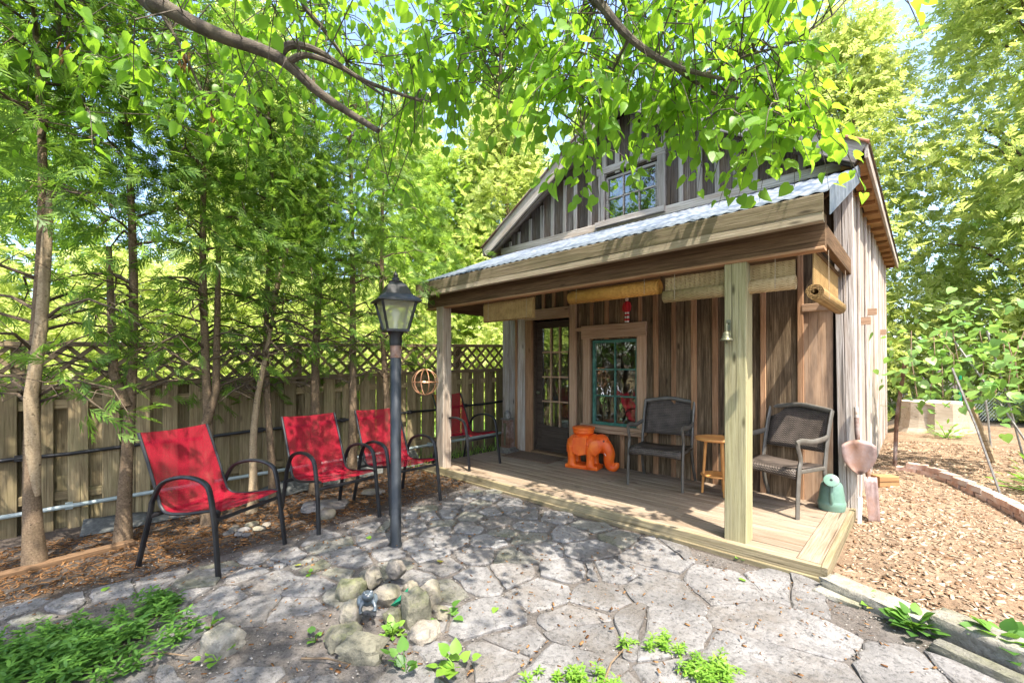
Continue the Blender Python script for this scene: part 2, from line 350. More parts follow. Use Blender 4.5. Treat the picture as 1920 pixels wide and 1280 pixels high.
M['frog'] = plain('frog_glaze', (.03, .04, .05), (.12, .15, .18), 10, .25, 0, .3, .6)
M['emerald'] = plain('emerald_glass', (.01, .16, .08), (.02, .28, .15), 8, .15, 0, .1, .6)
M['roofing'] = plain('brown_shingle', (.10, .075, .06), (.20, .15, .12), 14, .9, 0, .8, .2, var=.3)
M['drip'] = plain('rusted_drip_edge', (.30, .11, .06), (.44, .20, .13), 9, .6, .2, .3)
def slingmat():
    m, t, out = newmat('red_mesh_sling'); n = noise_(t, coords(t), 300, 2, .5)
    c = ramp(t, n, [(.3, (.24, .009, .022)), (.7, (.37, .018, .038))])
    d = N(t, 'BsdfDiffuse'); t.links.new(c, d.inputs[0]); tl = N(t, 'BsdfTranslucent'); t.links.new(c, tl.inputs[0])
    a = N(t, 'MixShader', i0=.3); t.links.new(d.outputs[0], a.inputs[1]); t.links.new(tl.outputs[0], a.inputs[2])
    tr = N(t, 'BsdfTransparent'); b = N(t, 'MixShader', i0=.24); t.links.new(a.outputs[0], b.inputs[1]); t.links.new(tr.outputs[0], b.inputs[2])
    t.links.new(b.outputs[0], out.inputs[0]); return m
M['sling'] = slingmat()

# ------------------------------------------------------------------ ground, patio
def sheet(name, xs, ys, zf, m, keep=None):
    v = [(x, y, zf(x, y)) for y in ys for x in xs]; nx = len(xs); f = []
    for j in range(len(ys) - 1):
        for i in range(nx - 1):
            if keep and not keep((xs[i] + xs[i + 1]) / 2, (ys[j] + ys[j + 1]) / 2): continue
            f.append([j * nx + i, j * nx + i + 1, (j + 1) * nx + i + 1, (j + 1) * nx + i])
    return mesh(name, v, f, m, True)
def axis(a, b, fine0, fine1, st):
    k = list(np.arange(fine0, fine1 + .001, st)); lo = []; x = fine0; s = st
    while x > a: s *= 1.5; x -= s; lo.append(x)
    hi = []; x = fine1; s = st
    while x < b: s *= 1.5; x += s; hi.append(x)
    return [float(q) for q in lo[::-1] + k + hi]
gx = axis(-300, 300, -6.5, 6, .16); gy = axis(-300, 300, -5, 9, .16)
FA = V((-5.62, -4.0, 0)); FB = V((-4.86, 1.9, 0)); FD = (FB - FA).normalized(); FN = V((FD.y, -FD.x, 0))   # FN points to our side
def fence_side(x, y): return (V((x, y, 0)) - FA).dot(FN)
tag(obj('ground', sheet('ground', gx, gy, gz, M['soil'])), kind='structure')
tag(obj('lawn', sheet('lawn', axis(-60, -5, -9, -5, .5), axis(-60, 60, -6, 10, .5), lambda x, y: gz(x, y) + .012, M['lawn'], lambda x, y: fence_side(x, y) < -.35)), kind='structure')
tag(obj('gravel_drive', sheet('gravel_drive', [-34, -30, -26, -22, -18, -14], [-40, -25, -10, 0, 10, 25, 40], lambda x, y: gz(x, y) + .03, M['drive'])), kind='structure')
LINE = lambda x: -0.10 - 0.47 * x                       # line of the edging slabs beside the mulch
def dst(x, y, c): return math.hypot(x - c[0], y - c[1])
GC1 = (-2.62, -3.42); GC2 = (-.50, -1.66)
def in_patio(x, y):
    if y > -0.09 or x < -3.18 - .22 * smooth(-2.6, -3.2, y) or y < -6: return False
    if x > .12 and y > LINE(x) - .05: return False
    if dst(x, y, GC1) < .42 or dst(x, y, (-1.55, -2.42)) < .26 or dst(x, y, (-1.95, -2.75)) < .25: return False
    if dst(x, y, GC2) < .16: return False
    return x < 2.6
patio = tag(obj('patio', sheet('patio', list(np.arange(-3.4, 2.61, .1)), list(np.arange(-6, -.03, .1)), lambda x, y: gz(x, y) + .006 + .004 * mnoise.noise(V((x * 9, y * 9, 3))), M['joint'],
    lambda x, y: x > -3.3 and y < -.03 and not (x > .1 and y > LINE(x)))), kind='structure')
def in_mulch(x, y): return (x > .05 or y > 1.7) and y > LINE(x) + .04 and x < 1.25 + .55 * (y + 1.8) and y < 8.5
tag(obj('mulch_path', sheet('mulch_path', list(np.arange(-.05, 4.6, .08)), list(np.arange(-1.9, 8.5, .1)), lambda x, y: gz(x, y) + .007 + .006 * mnoise.noise(V((x * 11, y * 11, 7))), M['mulch'], in_mulch)), kind='structure')
def voronoi(points, rad=1.1):
    cells = []
    for i, (px, py) in enumerate(points):
        poly = [(px - rad, py - rad), (px + rad, py - rad), (px + rad, py + rad), (px - rad, py + rad)]
        for j, (qx, qy) in enumerate(points):
            if i == j or abs(qx - px) > 2 * rad or abs(qy - py) > 2 * rad: continue
            mx, my = (px + qx) / 2, (py + qy) / 2; nx, ny = qx - px, qy - py; res = []
            for k in range(len(poly)):
                a, b = poly[k], poly[(k + 1) % len(poly)]
                da = (a[0] - mx) * nx + (a[1] - my) * ny; db = (b[0] - mx) * nx + (b[1] - my) * ny
                if da <= 0: res.append(a)
                if da * db < 0:
                    t = da / (da - db); res.append((a[0] + (b[0] - a[0]) * t, a[1] + (b[1] - a[1]) * t))
            poly = res
            if not poly: break
        cells.append(poly)
    return cells
pts = []
for _ in range(6000):
    x, y = rnd.uniform(-3.6, 2.7), rnd.uniform(-4.6, .25)
    d = .25 + .20 * smooth(-2.4, .0, x) + rnd.uniform(-.11, .11)
    if all((x - a) ** 2 + (y - b) ** 2 > d * d for a, b in pts): pts.append((x, y))
def halves(poly, c):
    a = rnd.uniform(0, math.pi); nx, ny = math.cos(a), math.sin(a); out = []
    for sg in (1, -1):
        res = []
        for k in range(len(poly)):
            p, q = poly[k], poly[(k + 1) % len(poly)]; da = sg * ((p[0] - c[0]) * nx + (p[1] - c[1]) * ny); db = sg * ((q[0] - c[0]) * nx + (q[1] - c[1]) * ny)
            if da <= 0: res.append(p)
            if da * db < 0:
                t = da / (da - db); res.append((p[0] + (q[0] - p[0]) * t, p[1] + (q[1] - p[1]) * t))
        out.append((c, res))
    return out
cells = []
for c, poly in zip(pts, voronoi(pts)):
    if len(poly) >= 4 and rnd.random() < (.42 if c[0] > -1.2 else .22): cells += halves(poly, (c[0] + rnd.uniform(-.09, .09), c[1] + rnd.uniform(-.09, .09)))
    else: cells.append((c, poly))
for c, poly in cells:
    if len(poly) < 3 or not in_patio(*c): continue
    cx = sum(p[0] for p in poly) / len(poly); cy = sum(p[1] for p in poly) / len(poly)
    gap = rnd.uniform(.006, .024) if cx < -.8 else rnd.uniform(.003, .010)
    ring = []; n = len(poly); off = rnd.uniform(0, 100)
    for k in range(n):
        a, b = V((*poly[k], 0)), V((*poly[(k + 1) % n], 0)); m_ = max(2, int((b - a).length / .05))
        for q in range(m_):
            p = a.lerp(b, q / m_); r = V((cx, cy, 0)) - p; L = r.length
            j = .034 * mnoise.noise(V((p.x * 3.3 + off, p.y * 3.3, 1))) + .018 * mnoise.noise(V((p.x * 23, p.y * 23, off)))
            corner = .010 * max(0, 1 - min(q, m_ - q) / 1.2)
            p = p + r / L * (gap + corner + j)
            if p.y > -.05: p.y = -.05 - rnd.uniform(0, .01)
            ring.append(p)
    base = gz(cx, cy); top = base + rnd.uniform(.014, .026); tx, ty = rnd.uniform(-.016, .016), rnd.uniform(-.016, .016)
    v = []; nr = len(ring)
    zt = lambda p: top + (p.x - cx) * tx + (p.y - cy) * ty + .004 * mnoise.noise(V((p.x * 8, p.y * 8, off)))
    for p in ring: v.append((p.x - cx, p.y - cy, base - .02 - base))
    for p in ring: v.append((p.x - cx, p.y - cy, zt(p) - .008 - base))
    for p in ring:
        q = p.lerp(V((cx, cy, 0)), .05 + .04 * rnd.random()); v.append((q.x - cx, q.y - cy, zt(q) - base))
    for p in ring:
        q = p.lerp(V((cx, cy, 0)), .5); v.append((q.x - cx, q.y - cy, zt(q) - base + rnd.uniform(-.002, .003)))
    f = []
    for r_ in range(3):
        for k in range(nr): f.append([r_ * nr + k, r_ * nr + (k + 1) % nr, (r_ + 1) * nr + (k + 1) % nr, (r_ + 1) * nr + k])
    f.append([3 * nr + k for k in range(nr)])
    mm = M['stone_m'] if rnd.random() < .25 and cx < -1.2 else M['stone']
    obj('flagstone', mesh('flagstone', v, f, mm), patio, Matrix.Translation((cx, cy, base)))

# ------------------------------------------------------------------ the shed
shed = thing('shed', 'weathered board and batten shed with gable roof and covered front porch', 'shed')
WY = 1.62; XL = -4.54; XR = -.04; EZ = 3.36; AZ = 4.84; AX = -2.30; YB = 7.0; DZ = .10
def roof_z(x): return EZ + (AZ - EZ) * (1 - abs(x - AX) / (AX - XL + .12)) - .13   # underside of the gable
OPEN = [(-3.88, -3.17, DZ, 2.12), (-2.83, -2.13, .62, 1.78), (-2.62, -1.86, 3.33, 3.95)]
def wall_backing():
    mb = MB(); xs = sorted({XL, XR, AX} | {q for o in OPEN for q in o[:2]}); zs = [0, .1, .62, 1.78, 2.12, 3.2]
    for i in range(len(xs) - 1):
        for j in range(len(zs) - 1):
            mx, mz = (xs[i] + xs[i + 1]) / 2, (zs[j] + zs[j + 1]) / 2
            if any(o[0] < mx < o[1] and o[2] < mz < o[3] for o in OPEN[:2]): continue
            mb.box((mx, WY + .05, mz), (xs[i + 1] - xs[i], .05, zs[j + 1] - zs[j]))
    for i in range(len(xs) - 1):
        a, b = xs[i], xs[i + 1]; mx = (a + b) / 2; o = OPEN[2]; segs = [(3.2, None)]
        if o[0] < mx < o[1]: segs = [(3.2, o[2]), (o[3], None)]
        for lo, hi in segs:
            za, zb = (roof_z(a), roof_z(b)) if hi is None else (hi, hi)
            y0, y1 = WY + .025, WY + .075
            mb.add([(a, y0, lo), (b, y0, lo), (b, y0, zb), (a, y0, za), (a, y1, lo), (b, y1, lo), (b, y1, zb), (a, y1, za)],
                   [[0, 1, 2, 3], [7, 6, 5, 4], [0, 4, 5, 1], [3, 2, 6, 7], [0, 3, 7, 4], [1, 5, 6, 2]])
    return mb.build('front_wall', M['void'], shed)
fw = wall_backing()
def spans(x0, x1, z0, z1):
    """vertical pieces of a board between z0 and z1 that stay clear of the openings"""
    out = [(z0, z1)]
    for o in OPEN:
        if x1 <= o[0] + .001 or x0 >= o[1] - .001: continue
        res = []
        for a, b in out:
            if b <= o[2] or a >= o[3]: res.append((a, b)); continue
            if a < o[2]: res.append((a, o[2]))
            if b > o[3]: res.append((o[3], b))
        out = res
    return [(a, b) for a, b in out if b - a > .04]
def boards(x0, x1, zlo, zhi, step, m, bm, bw=.055, skip=()):
    x = x0; edges = [x0]
    while x < x1 - .12:
        x += step * rnd.uniform(.86, 1.14); edges.append(min(x, x1))
    edges[-1] = x1
    es = sorted(set(edges) | {q for o in OPEN for q in o[:2] if x0 < q < x1 and (o[2] < zhi(q) and o[3] > zlo)})
    for a, b in zip(es[:-1], es[1:]):
        mx = (a + b) / 2; dep = rnd.uniform(0, .004)
        for lo, hi in spans(a, b, zlo, max(zhi(a), zhi(b))):
            if b - a > .012: plank('board', fw, m, (mx, WY + .012 + dep, lo), (mx, WY + .012 + dep, hi), b - a - .004, .024, (0, -1, 0), 1, 0)
    for e in edges[1:-1]:
        if any(abs(e - s) < .03 for s in skip): continue
        for lo, hi in spans(e - bw / 2, e + bw / 2, zlo, zhi(e)):
            t = rnd.uniform(-.006, .006)
            plank('batten', fw, bm, (e + t, WY - .011, lo), (e - t, WY - .011, hi), bw * rnd.uniform(.85, 1.15), .022, (0, -1, 0), 2, .002)
boards(-3.05, -.40, DZ - .02, lambda x: 3.2, .235, M['barn'], M['batten'])
boards(-3.90, -3.05, DZ - .02, lambda x: 3.2, .21, M['barn'], M['batten'])
boards(XL, XR, 3.24, roof_z, .215, M['gable'], M['gbatten'], .06)
for x0, x1, m in ((XL, -4.40, 'grey'), (-4.39, -4.23, 'grey'), (-4.22, -4.05, 'grey'), (-4.04, -3.9, 'batten')):
    plank('board', fw, M[m], ((x0 + x1) / 2, WY + .01, DZ - .02), ((x0 + x1) / 2, WY + .01, 3.2), x1 - x0, .03, (0, -1, 0), 2, .002)
plank('batten', fw, M['batten'], (-4.225, WY - .017, DZ), (-4.225, WY - .017, 3.1), .045, .022, (0, -1, 0), 2, .002)
plank('board', fw, M['ply'], (-.26, WY + .004, DZ), (-.26, WY + .004, 1.95), .25, .018, (0, -1, 0))
plank('board', fw, M['barn'], (-.26, WY + .012, 2.02), (-.26, WY + .012, 3.2), .27, .02, (0, -1, 0))
plank('batten', fw, M['batten'], (-.39, WY - .012, DZ), (-.40, WY - .012, 3.1), .05, .024, (0, -1, 0), 2, .002)
plank('trim_rail', fw, M['ply'], (-.38, WY - .014, 1.985), (-.13, WY - .014, 1.985), .075, .03, (0, -1, 0))
for x, wd, m in ((-.105, .06, 'grey'), (-.03, .085, 'grey')):
    plank('corner_board', fw, M[m], (x + .05, WY - .02, .02), (x, WY - .02, 3.2), wd, .035, (0, -1, 0), 3, .003)
# gable sill trim above the porch roof
plank('sill_trim', fw, M['grey'], (XL, WY - .03, 3.285), (XR, WY - .03, 3.285), .10, .03, (0, -1, 0), 4, .003)
# right side wall
rw = MB().box((XR - .045, (WY + YB) / 2 + .04, 1.66), (.03, YB - WY - .09, 3.28)).build('side_wall', M['void'], shed)
y = WY + .02
while y < YB - .02:
    wd = rnd.uniform(.13, .21); wd = min(wd, YB - y)
    z1 = 3.30
    plank('board', rw, M['grey'], (XR + rnd.uniform(.004, .03), y + wd / 2, gz(0, y) - .05 + rnd.uniform(0, .08)), (XR - .012, y + wd / 2 + rnd.uniform(-.01, .01), z1), wd - rnd.uniform(.004, .012), .024, (1, 0, 0), 3, .004)
    if rnd.random() < .55:
        plank('batten', rw, M['grey'], (XR + .035, y, gz(0, y) - .02), (XR + .014, y, z1 - .02), rnd.uniform(.035, .06), .022, (1, 0, 0), 3, .003)
    y += wd
for (yy, zz) in ((2.75, 1.92), (3.6, 2.1), (5.4, 1.95)):
    MB().box((XR + .06, yy, zz), (.09, .06, .08)).build('wall_block', M['trim'], rw)
lw = MB().box((XL + .03, (WY + YB) / 2 + .04, 1.66), (.05, YB - WY - .09, 3.28)).build('left_wall', M['grey'], shed)
bw_ = MB(); bw_.add([(XL, YB, 0), (XR, YB, 0), (XR, YB, 3.3), (AX, YB, 4.66), (XL, YB, 3.3)], [[0, 1, 2, 3, 4]]); bw_.add([(XL, YB - .05, 0), (XR, YB - .05, 0), (XR, YB - .05, 3.3), (AX, YB - .05, 4.66), (XL, YB - .05, 3.3)], [[4, 3, 2, 1, 0]])
bw_.build('back_wall', M['grey'], shed)
MB().box(((XL + XR) / 2, 4.3, .12), (4.3, 5.1, .04)).build('interior_floor', M['door'], shed)
# main roof: two slabs, sheathing below, shingles at the visible edges
SL = (AZ - EZ) / (AX - (XL - .16)); YF = 1.36
def slab(x0, z0, x1, z1, y0, y1, th):
    return [(x0, y0, z0), (x1, y0, z1), (x1, y1, z1), (x0, y1, z0), (x0, y0, z0 + th), (x1, y0, z1 + th), (x1, y1, z1 + th), (x0, y1, z0 + th)]
BF = [[3, 2, 1, 0], [4, 5, 6, 7], [0, 1, 5, 4], [1, 2, 6, 5], [2, 3, 7, 6], [3, 0, 4, 7]]
EXR, EXL = .12, -4.72; EZ0 = 3.29
roof = MB()
roof.add(slab(EXR, EZ0, AX, AZ - .06, YF + .02, YB + .2, .05), [q[::-1] for q in BF])
roof.add(slab(EXL, EZ0, AX, AZ - .06, YF + .02, YB + .2, .05), BF)
ro = roof.build('roof', M['roofing'], shed)
for sgn, ex in ((1, EXR), (-1, EXL)):
    e = V((ex, 0, EZ0)); a = V((AX, 0, AZ - .06)); d = (a - e); nrm = V((d.z * sgn, 0, abs(d.x))).normalized() if sgn > 0 else V((-abs(d.z), 0, abs(d.x))).normalized()
    off = nrm * -.07
    e2 = e + d.normalized() * .01
    plank('rake_board', ro, M['grey'], e2 + V((0, YF, 0)) + nrm * -.03, a + V((0, YF, 0)) + nrm * -.03, .17, .032, (0, -1, 0), 4, .003)
    plank('rake_trim', ro, M['gable'], e2 + V((0, YF + .05, 0)) + nrm * -.11, a + V((0, YF + .05, 0)) + nrm * -.11, .06, .05, (0, -1, 0), 2, .002)
    plank('drip_edge', ro, M['drip'] if sgn > 0 else M['rust'], e + V((0, YF - .01, 0)) + nrm * .06, a + V((0, YF - .01, 0)) + nrm * .06, .07, .02, nrm)
    # shingle courses on the slope
    L = d.length; nc = 13
    for c in range(nc):
        p = e + d * ((c + .5) / nc) + nrm * (.062)
        y = YF
        while y < YB + .15:
            wd = rnd.uniform(.5, 1.0); y2 = min(y + wd, YB + .2); tt = L / nc
            if sgn > 0 or c < 2 or y < 2.2:
                v0 = p + V((0, (y + y2) / 2, 0))
                q = plank('shingle', ro, M['roofing'], v0 - V((0, (y2 - y) / 2 - .004, 0)), v0 + V((0, (y2 - y) / 2 - .004, 0)), tt * 1.12, .014, nrm + d.normalized() * -.06)
            y = y2
# eave soffit and fascia on the right
sof = MB(); sof.box(((EXR + XR) / 2 + .01, (YF + YB) / 2 + .1, EZ0 - .035), (EXR - XR - .02, YB - YF - .05, .02))
so = sof.build('soffit', M['soffit'], ro)
for i in range(14):
    yy = 1.5 + i * .42; plank('rafter_tail', ro, M['soffit'], (EXR - .02, yy, EZ0 - .068), (XR - .02, yy, EZ0 - .068), .045, .04, (0, 0, 1))
plank('eave_fascia', ro, M['grey'], (EXR + .012, YF, EZ0 - .01), (EXR + .012, YB + .18, EZ0 - .01), .13, .024, (1, 0, 0), 5, .004)
plank('eave_fascia', ro, M['grey'], (EXL - .012, YF, EZ0 - .01), (EXL - .012, YB + .18, EZ0 - .01), .13, .024, (-1, 0, 0), 5, .004)
# windows
def window(name, x0, x1, z0, z1, cols, rows, fm, ym, fr=.035, mun=.014, casing=None):
    wf = MB(); yy = ym
    for cx, cz, dx, dz in (((x0 + x1) / 2, z0 + fr / 2, x1 - x0, fr), ((x0 + x1) / 2, z1 - fr / 2, x1 - x0, fr), (x0 + fr / 2, (z0 + z1) / 2, fr, z1 - z0 - 2 * fr), (x1 - fr / 2, (z0 + z1) / 2, fr, z1 - z0 - 2 * fr)):
        wf.box((cx, yy, cz), (dx, .04, dz))
    o = wf.build(name, fm, shed); gx0, gx1, gz0, gz1 = x0 + fr, x1 - fr, z0 + fr, z1 - fr
    for i in range(1, cols): MB().box((gx0 + (gx1 - gx0) * i / cols, yy, (gz0 + gz1) / 2), (mun, .03, gz1 - gz0)).build('muntin', fm, o)
    for j in range(1, rows): MB().box(((gx0 + gx1) / 2, yy - .002, gz0 + (gz1 - gz0) * j / rows), (gx1 - gx0, .026, mun)).build('muntin', fm, o)
    pw, ph = (gx1 - gx0) / cols, (gz1 - gz0) / rows
    pm = MB().box((0, 0, 0), (pw, .004, ph)); me = mesh('pane', pm.v, pm.f, M['glass'])
    for i in range(cols):
        for j in range(rows):
            T = Matrix.Translation((gx0 + pw * (i + .5), yy + .004, gz0 + ph * (j + .5))) @ Matrix.Rotation(rnd.uniform(-.012, .012), 4, 'Z') @ Matrix.Rotation(rnd.uniform(-.012, .012), 4, 'X')
            obj('pane', me, o, T)
    return o
wn = window('window', -2.82, -2.14, .63, 1.77, 2, 3, M['green'], WY + .03, .04, .016)
for a, b, wd in (((-2.89, WY - .03, .56), (-2.89, WY - .03, 1.80), .11), ((-2.075, WY - .03, .56), (-2.075, WY - .03, 1.80), .12)):
    plank('window_casing', wn, M['trim'], a, b, wd, .036, (0, -1, 0), 2, .002)
plank('window_header', wn, M['trim'], (-2.96, WY - .035, 1.885), (-2.01, WY - .035, 1.885), .18, .046, (0, -1, 0), 2, .003)
plank('window_sill', wn, M['trim'], (-2.96, WY - .05, .585), (-2.03, WY - .05, .585), .10, .07, (0, -1, 0), 2, .002)
uw = window('upper_window', -2.60, -1.88, 3.35, 3.93, 3, 2, M['gbatten'], WY + .02, .03, .016)
for a, b, wd in (((-2.655, WY - .02, 3.30), (-2.655, WY - .02, 3.98), .09), ((-1.82, WY - .02, 3.30), (-1.82, WY - .02, 3.98), .10)):
    plank('window_casing', uw, M['gbatten'], a, b, wd, .04, (0, -1, 0))
plank('window_header', uw, M['gbatten'], (-2.72, WY - .022, 4.02), (-1.76, WY - .022, 4.02), .09, .045, (0, -1, 0))
plank('window_sill', uw, M['gbatten'], (-2.72, WY - .05, 3.30), (-1.76, WY - .05, 3.30), .07, .09, (0, -1, 0))
# door
dr = MB(); dx0, dx1, dz0, dz1 = -3.87, -3.18, DZ + .02, 2.10; dy = WY + .10
dr.box(((dx0 + dx1) / 2, dy, dz0 + .20), (dx1 - dx0, .04, .40)); dr.box(((dx0 + dx1) / 2, dy, dz1 - .05), (dx1 - dx0, .04, .10))
dr.box((dx0 + .05, dy, (dz0 + dz1) / 2 + .15), (.10, .04, dz1 - dz0 - .5)); dr.box((dx1 - .05, dy, (dz0 + dz1) / 2 + .15), (.10, .04, dz1 - dz0 - .5))
door = dr.build('door', M['door'], shed)
g0, g1, h0, h1 = dx0 + .10, dx1 - .10, dz0 + .40, dz1 - .10
for i in (1, 2): MB().box((g0 + (g1 - g0) * i / 3, dy - .003, (h0 + h1) / 2), (.022, .036, h1 - h0)).build('muntin', M['trim'], door)
for j in (1, 2, 3): MB().box(((g0 + g1) / 2, dy - .006, h0 + (h1 - h0) * j / 4), (g1 - g0, .036, .022)).build('muntin', M['trim'], door)
pm = MB().box((0, 0, 0), ((g1 - g0) / 3, .004, (h1 - h0) / 4)); me = mesh('pane', pm.v, pm.f, M['glass'])
for i in range(3):
    for j in range(4):
        obj('pane', me, door, Matrix.Translation((g0 + (g1 - g0) * (i + .5) / 3, dy + .004, h0 + (h1 - h0) * (j + .5) / 4)) @ Matrix.Rotation(rnd.uniform(-.01, .01), 4, 'Z') @ Matrix.Rotation(rnd.uniform(-.01, .01), 4, 'X'))
MB().box(((dx0 + dx1) / 2, dy - .028, dz0 + .20), (dx1 - dx0 - .2, .016, .26)).build('kick_panel', M['door'], door)
MB().ell((dx0 + .05, dy - .06, 1.02), (.028, .03, .028)).build('door_knob', M['bell'], door, True)
dfm = MB().box((dx0 - .012, WY + .07, 1.1), (.02, .11, 2.02)).build('door_frame', M['door'], shed)
plank('casing', dfm, M['trim'], (-3.12, WY - .025, DZ), (-3.12, WY - .025, 2.29), .11, .04, (0, -1, 0), 2, .002)
plank('casing', dfm, M['batten'], (-3.955, WY - .012, DZ), (-3.955, WY - .012, 2.12), .135, .045, (0, -1, 0), 2, .002)
plank('lintel', dfm, M['trim'], (-4.02, WY - .03, 2.20), (-3.18, WY - .03, 2.20), .16, .045, (0, -1, 0), 2, .003)
plank('threshold', dfm, M['beam'], (-3.9, WY + .02, DZ + .02), (-3.17, WY + .02, DZ + .02), .12, .035, (0, 0, 1))
plank('trim_rail', fw, M['trim'], (-3.06, WY - .03, 1.93), (-2.965, WY - .03, 1.93), .05, .03, (0, -1, 0))
# porch deck
dk = MB().box((-2.18, .80, .04), (4.34, 1.58, .05)).build('porch_deck', M['deckedge'], shed)
y = .0; rows_ = 0
while y < WY - .05:
    wd = .135; e = XR - .10
    cut = rnd.uniform(-3.4, -1.0)
    for a, b in ((-4.40, cut), (cut + .003, e)):
        plank('deck_board', dk, M['deck'], (a, y + wd / 2, DZ - .015 + rnd.uniform(-.001, .002)), (b, y + wd / 2, DZ - .015 + rnd.uniform(-.001, .002)), wd - .006, .032, (0, 0, 1))
    y += wd
plank('deck_board', dk, M['deck'], (-.068, .0, DZ - .012), (-.068, 1.64, DZ - .012), .138, .034, (0, 0, 1))
plank('rim_board', dk, M['deckedge'], (-4.42, -.022, .065), (.005, -.022, .055), .095, .04, (0, -1, 0), 6, .002)
plank('rim_board', dk, M['deckedge'], (-4.42, -.035, .004), (.01, -.035, -.004), .07, .05, (0, -1, 0), 6, .003)
plank('rim_board', dk, M['deckedge'], (.022, -.04, .05), (.022, 1.62, .06), .10, .04, (1, 0, 0), 3, .002)
# porch roof
proof = MB(); x0, x1 = -4.42, .06; y0, z0, y1, z1 = -.14, 2.515, WY - .012, 3.245; nx = 260
pv = []; pf = []
for i in range(nx + 1):
    x = x0 + (x1 - x0) * i / nx; dz = .006 * math.sin(i * 2 * math.pi / 5.2)
    pv += [(x, y0, z0 + dz), (x, y1, z1 + dz)]
for i in range(nx): pf.append([2 * i, 2 * i + 2, 2 * i + 3, 2 * i + 1])
pr = obj('porch_roof', mesh('porch_roof', pv, pf, M['galv'], True), shed)
md = pr.modifiers.new('thick', 'SOLIDIFY'); md.thickness = .003
slope = V((0, y1 - y0, z1 - z0)).normalized()
for i in range(9):
    x = -4.3 + i * .53
    plank('rafter', pr, M['beam'], V((x, y0 + .03, z0 - .055)), V((x, y1, z1 - .065)), .09, .045, (1, 0, 0))
for j in range(7):
    yy = y0 + .1 + j * .27; zz = z0 + (yy - y0) * (z1 - z0) / (y1 - y0) - .028
    plank('sheathing_board', pr, M['beam'], (x0 + .03, yy + .02, zz + .006), (x1 - .03, yy + .02, zz + .006), .24, .018, V((0, -slope.z, slope.y)))
plank('fascia_board', pr, M['fascia'], (-4.42, y0 + .005, 2.44), (.035, y0 + .005, 2.445), .12, .035, (0, -1, 0), 6, .003)
plank('fascia_strip', pr, M['strip'], (-4.42, y0 + .02, 2.352), (.035, y0 + .02, 2.358), .062, .06, (0, -1, 0), 6, .003)
fl = MB(); fl.add([(x1 + .008, y0 - .01, z0 + .015), (x1 + .008, y1 - .02, z1 + .015), (x1 + .008, y1 - .02, z1 - .15), (x1 + .008, y0 - .01, z0 - .16), (x1 + .012, y0 - .01, z0 + .015), (x1 + .012, y1 - .02, z1 + .015), (x1 + .012, y1 - .02, z1 - .15), (x1 + .012, y0 - .01, z0 - .16)], [[0, 1, 2, 3], [7, 6, 5, 4], [0, 4, 5, 1], [2, 6, 7, 3], [1, 5, 6, 2], [0, 3, 7, 4]])
fl.build('end_flashing', M['galv'], pr)
bmm = plank('porch_beam', shed, M['beam'], (-4.40, .06, 2.30), (.02, .06, 2.31), .22, .07, (0, -1, 0), 4, .003)
plank('porch_beam', shed, M['beam'], (-4.33, .1, 2.27), (-4.33, WY, 2.27), .2, .06, (-1, 0, 0), 2, .002)
plank('porch_beam', shed, M['beam'], (-.02, .1, 2.33), (-.02, WY, 2.33), .14, .05, (1, 0, 0), 2, .002)
plank('porch_ledge', shed, M['batten'], (-4.40, .05, 2.183), (.02, .05, 2.193), .09, .022, (0, 0, 1), 4, .002)
plank('porch_post', shed, M['post'], (-.53, .10, DZ - .03), (-.53, .10, 2.19), .155, .155, (0, -1, 0), 4, .002, .006)
plank('porch_post', shed, M['post2'], (-4.10, .07, .0), (-4.10, .07, 2.19), .14, .14, (0, -1, 0), 4, .003, .006)

# ------------------------------------------------------------------ fence
fence = thing('fence', 'weathered board fence topped with diamond lattice behind the cedar trunks', 'fence', FA)
FL = 8.4; slopez = lambda d: -.19 + .028 * d
def fp(d, off, z): return FD * d + FN * off + V((0, 0, z))
d = -.236 * 11; k = 0
while d < FL:
    z = slopez(d); wd = .14
    plank('board', fence, M['fence'], fp(d, .02, z + rnd.uniform(-.01, .02)), fp(d, .02, z + 1.37), wd * rnd.uniform(.93, 1.05), .02, FN)
    if k < 100: plank('board', fence, M['fence'], fp(d + .118, -.045, z + .02), fp(d + .118, -.045, z + 1.37), wd * .92, .02, FN)
    d += .236; k += 1
for h, o in ((.34, -.012), (1.22, -.012)):
    plank('rail', fence, M['fence'], fp(-2.7, o, slopez(-2.7) + h), fp(FL, o, slopez(FL) + h), .085, .038, FN, 4, .002)
plank('rail', fence, M['lattice'], fp(-2.7, -.01, slopez(-2.7) + 1.39), fp(FL, -.01, slopez(FL) + 1.39), .05, .09, FN, 3, .001)
plank('cap_rail', fence, M['lattice'], fp(-2.7, -.01, slopez(-2.7) + 1.80), fp(FL, -.01, slopez(FL) + 1.80), .045, .10, FN, 3, .001)
for d in np.arange(-2.1, FL, 2.4): plank('post', fence, M['fence'], fp(d, -.08, slopez(d) - .1), fp(d, -.08, slopez(d) + 1.82), .09, .09, FN)
d = -.3 - .185 * 13; lh = .37
while d < FL:
    for s in (1, -1):
        a, b = d, d + lh; 
        if s < 0: a, b = b, a
        plank('lattice_slat', fence, M['lattice'], fp(a, -.005 + .008 * s, slopez(d) + 1.412), fp(b, -.005 + .008 * s, slopez(d) + 1.412 + lh), .038, .009, FN, 1, 0, .001)
    d += .185
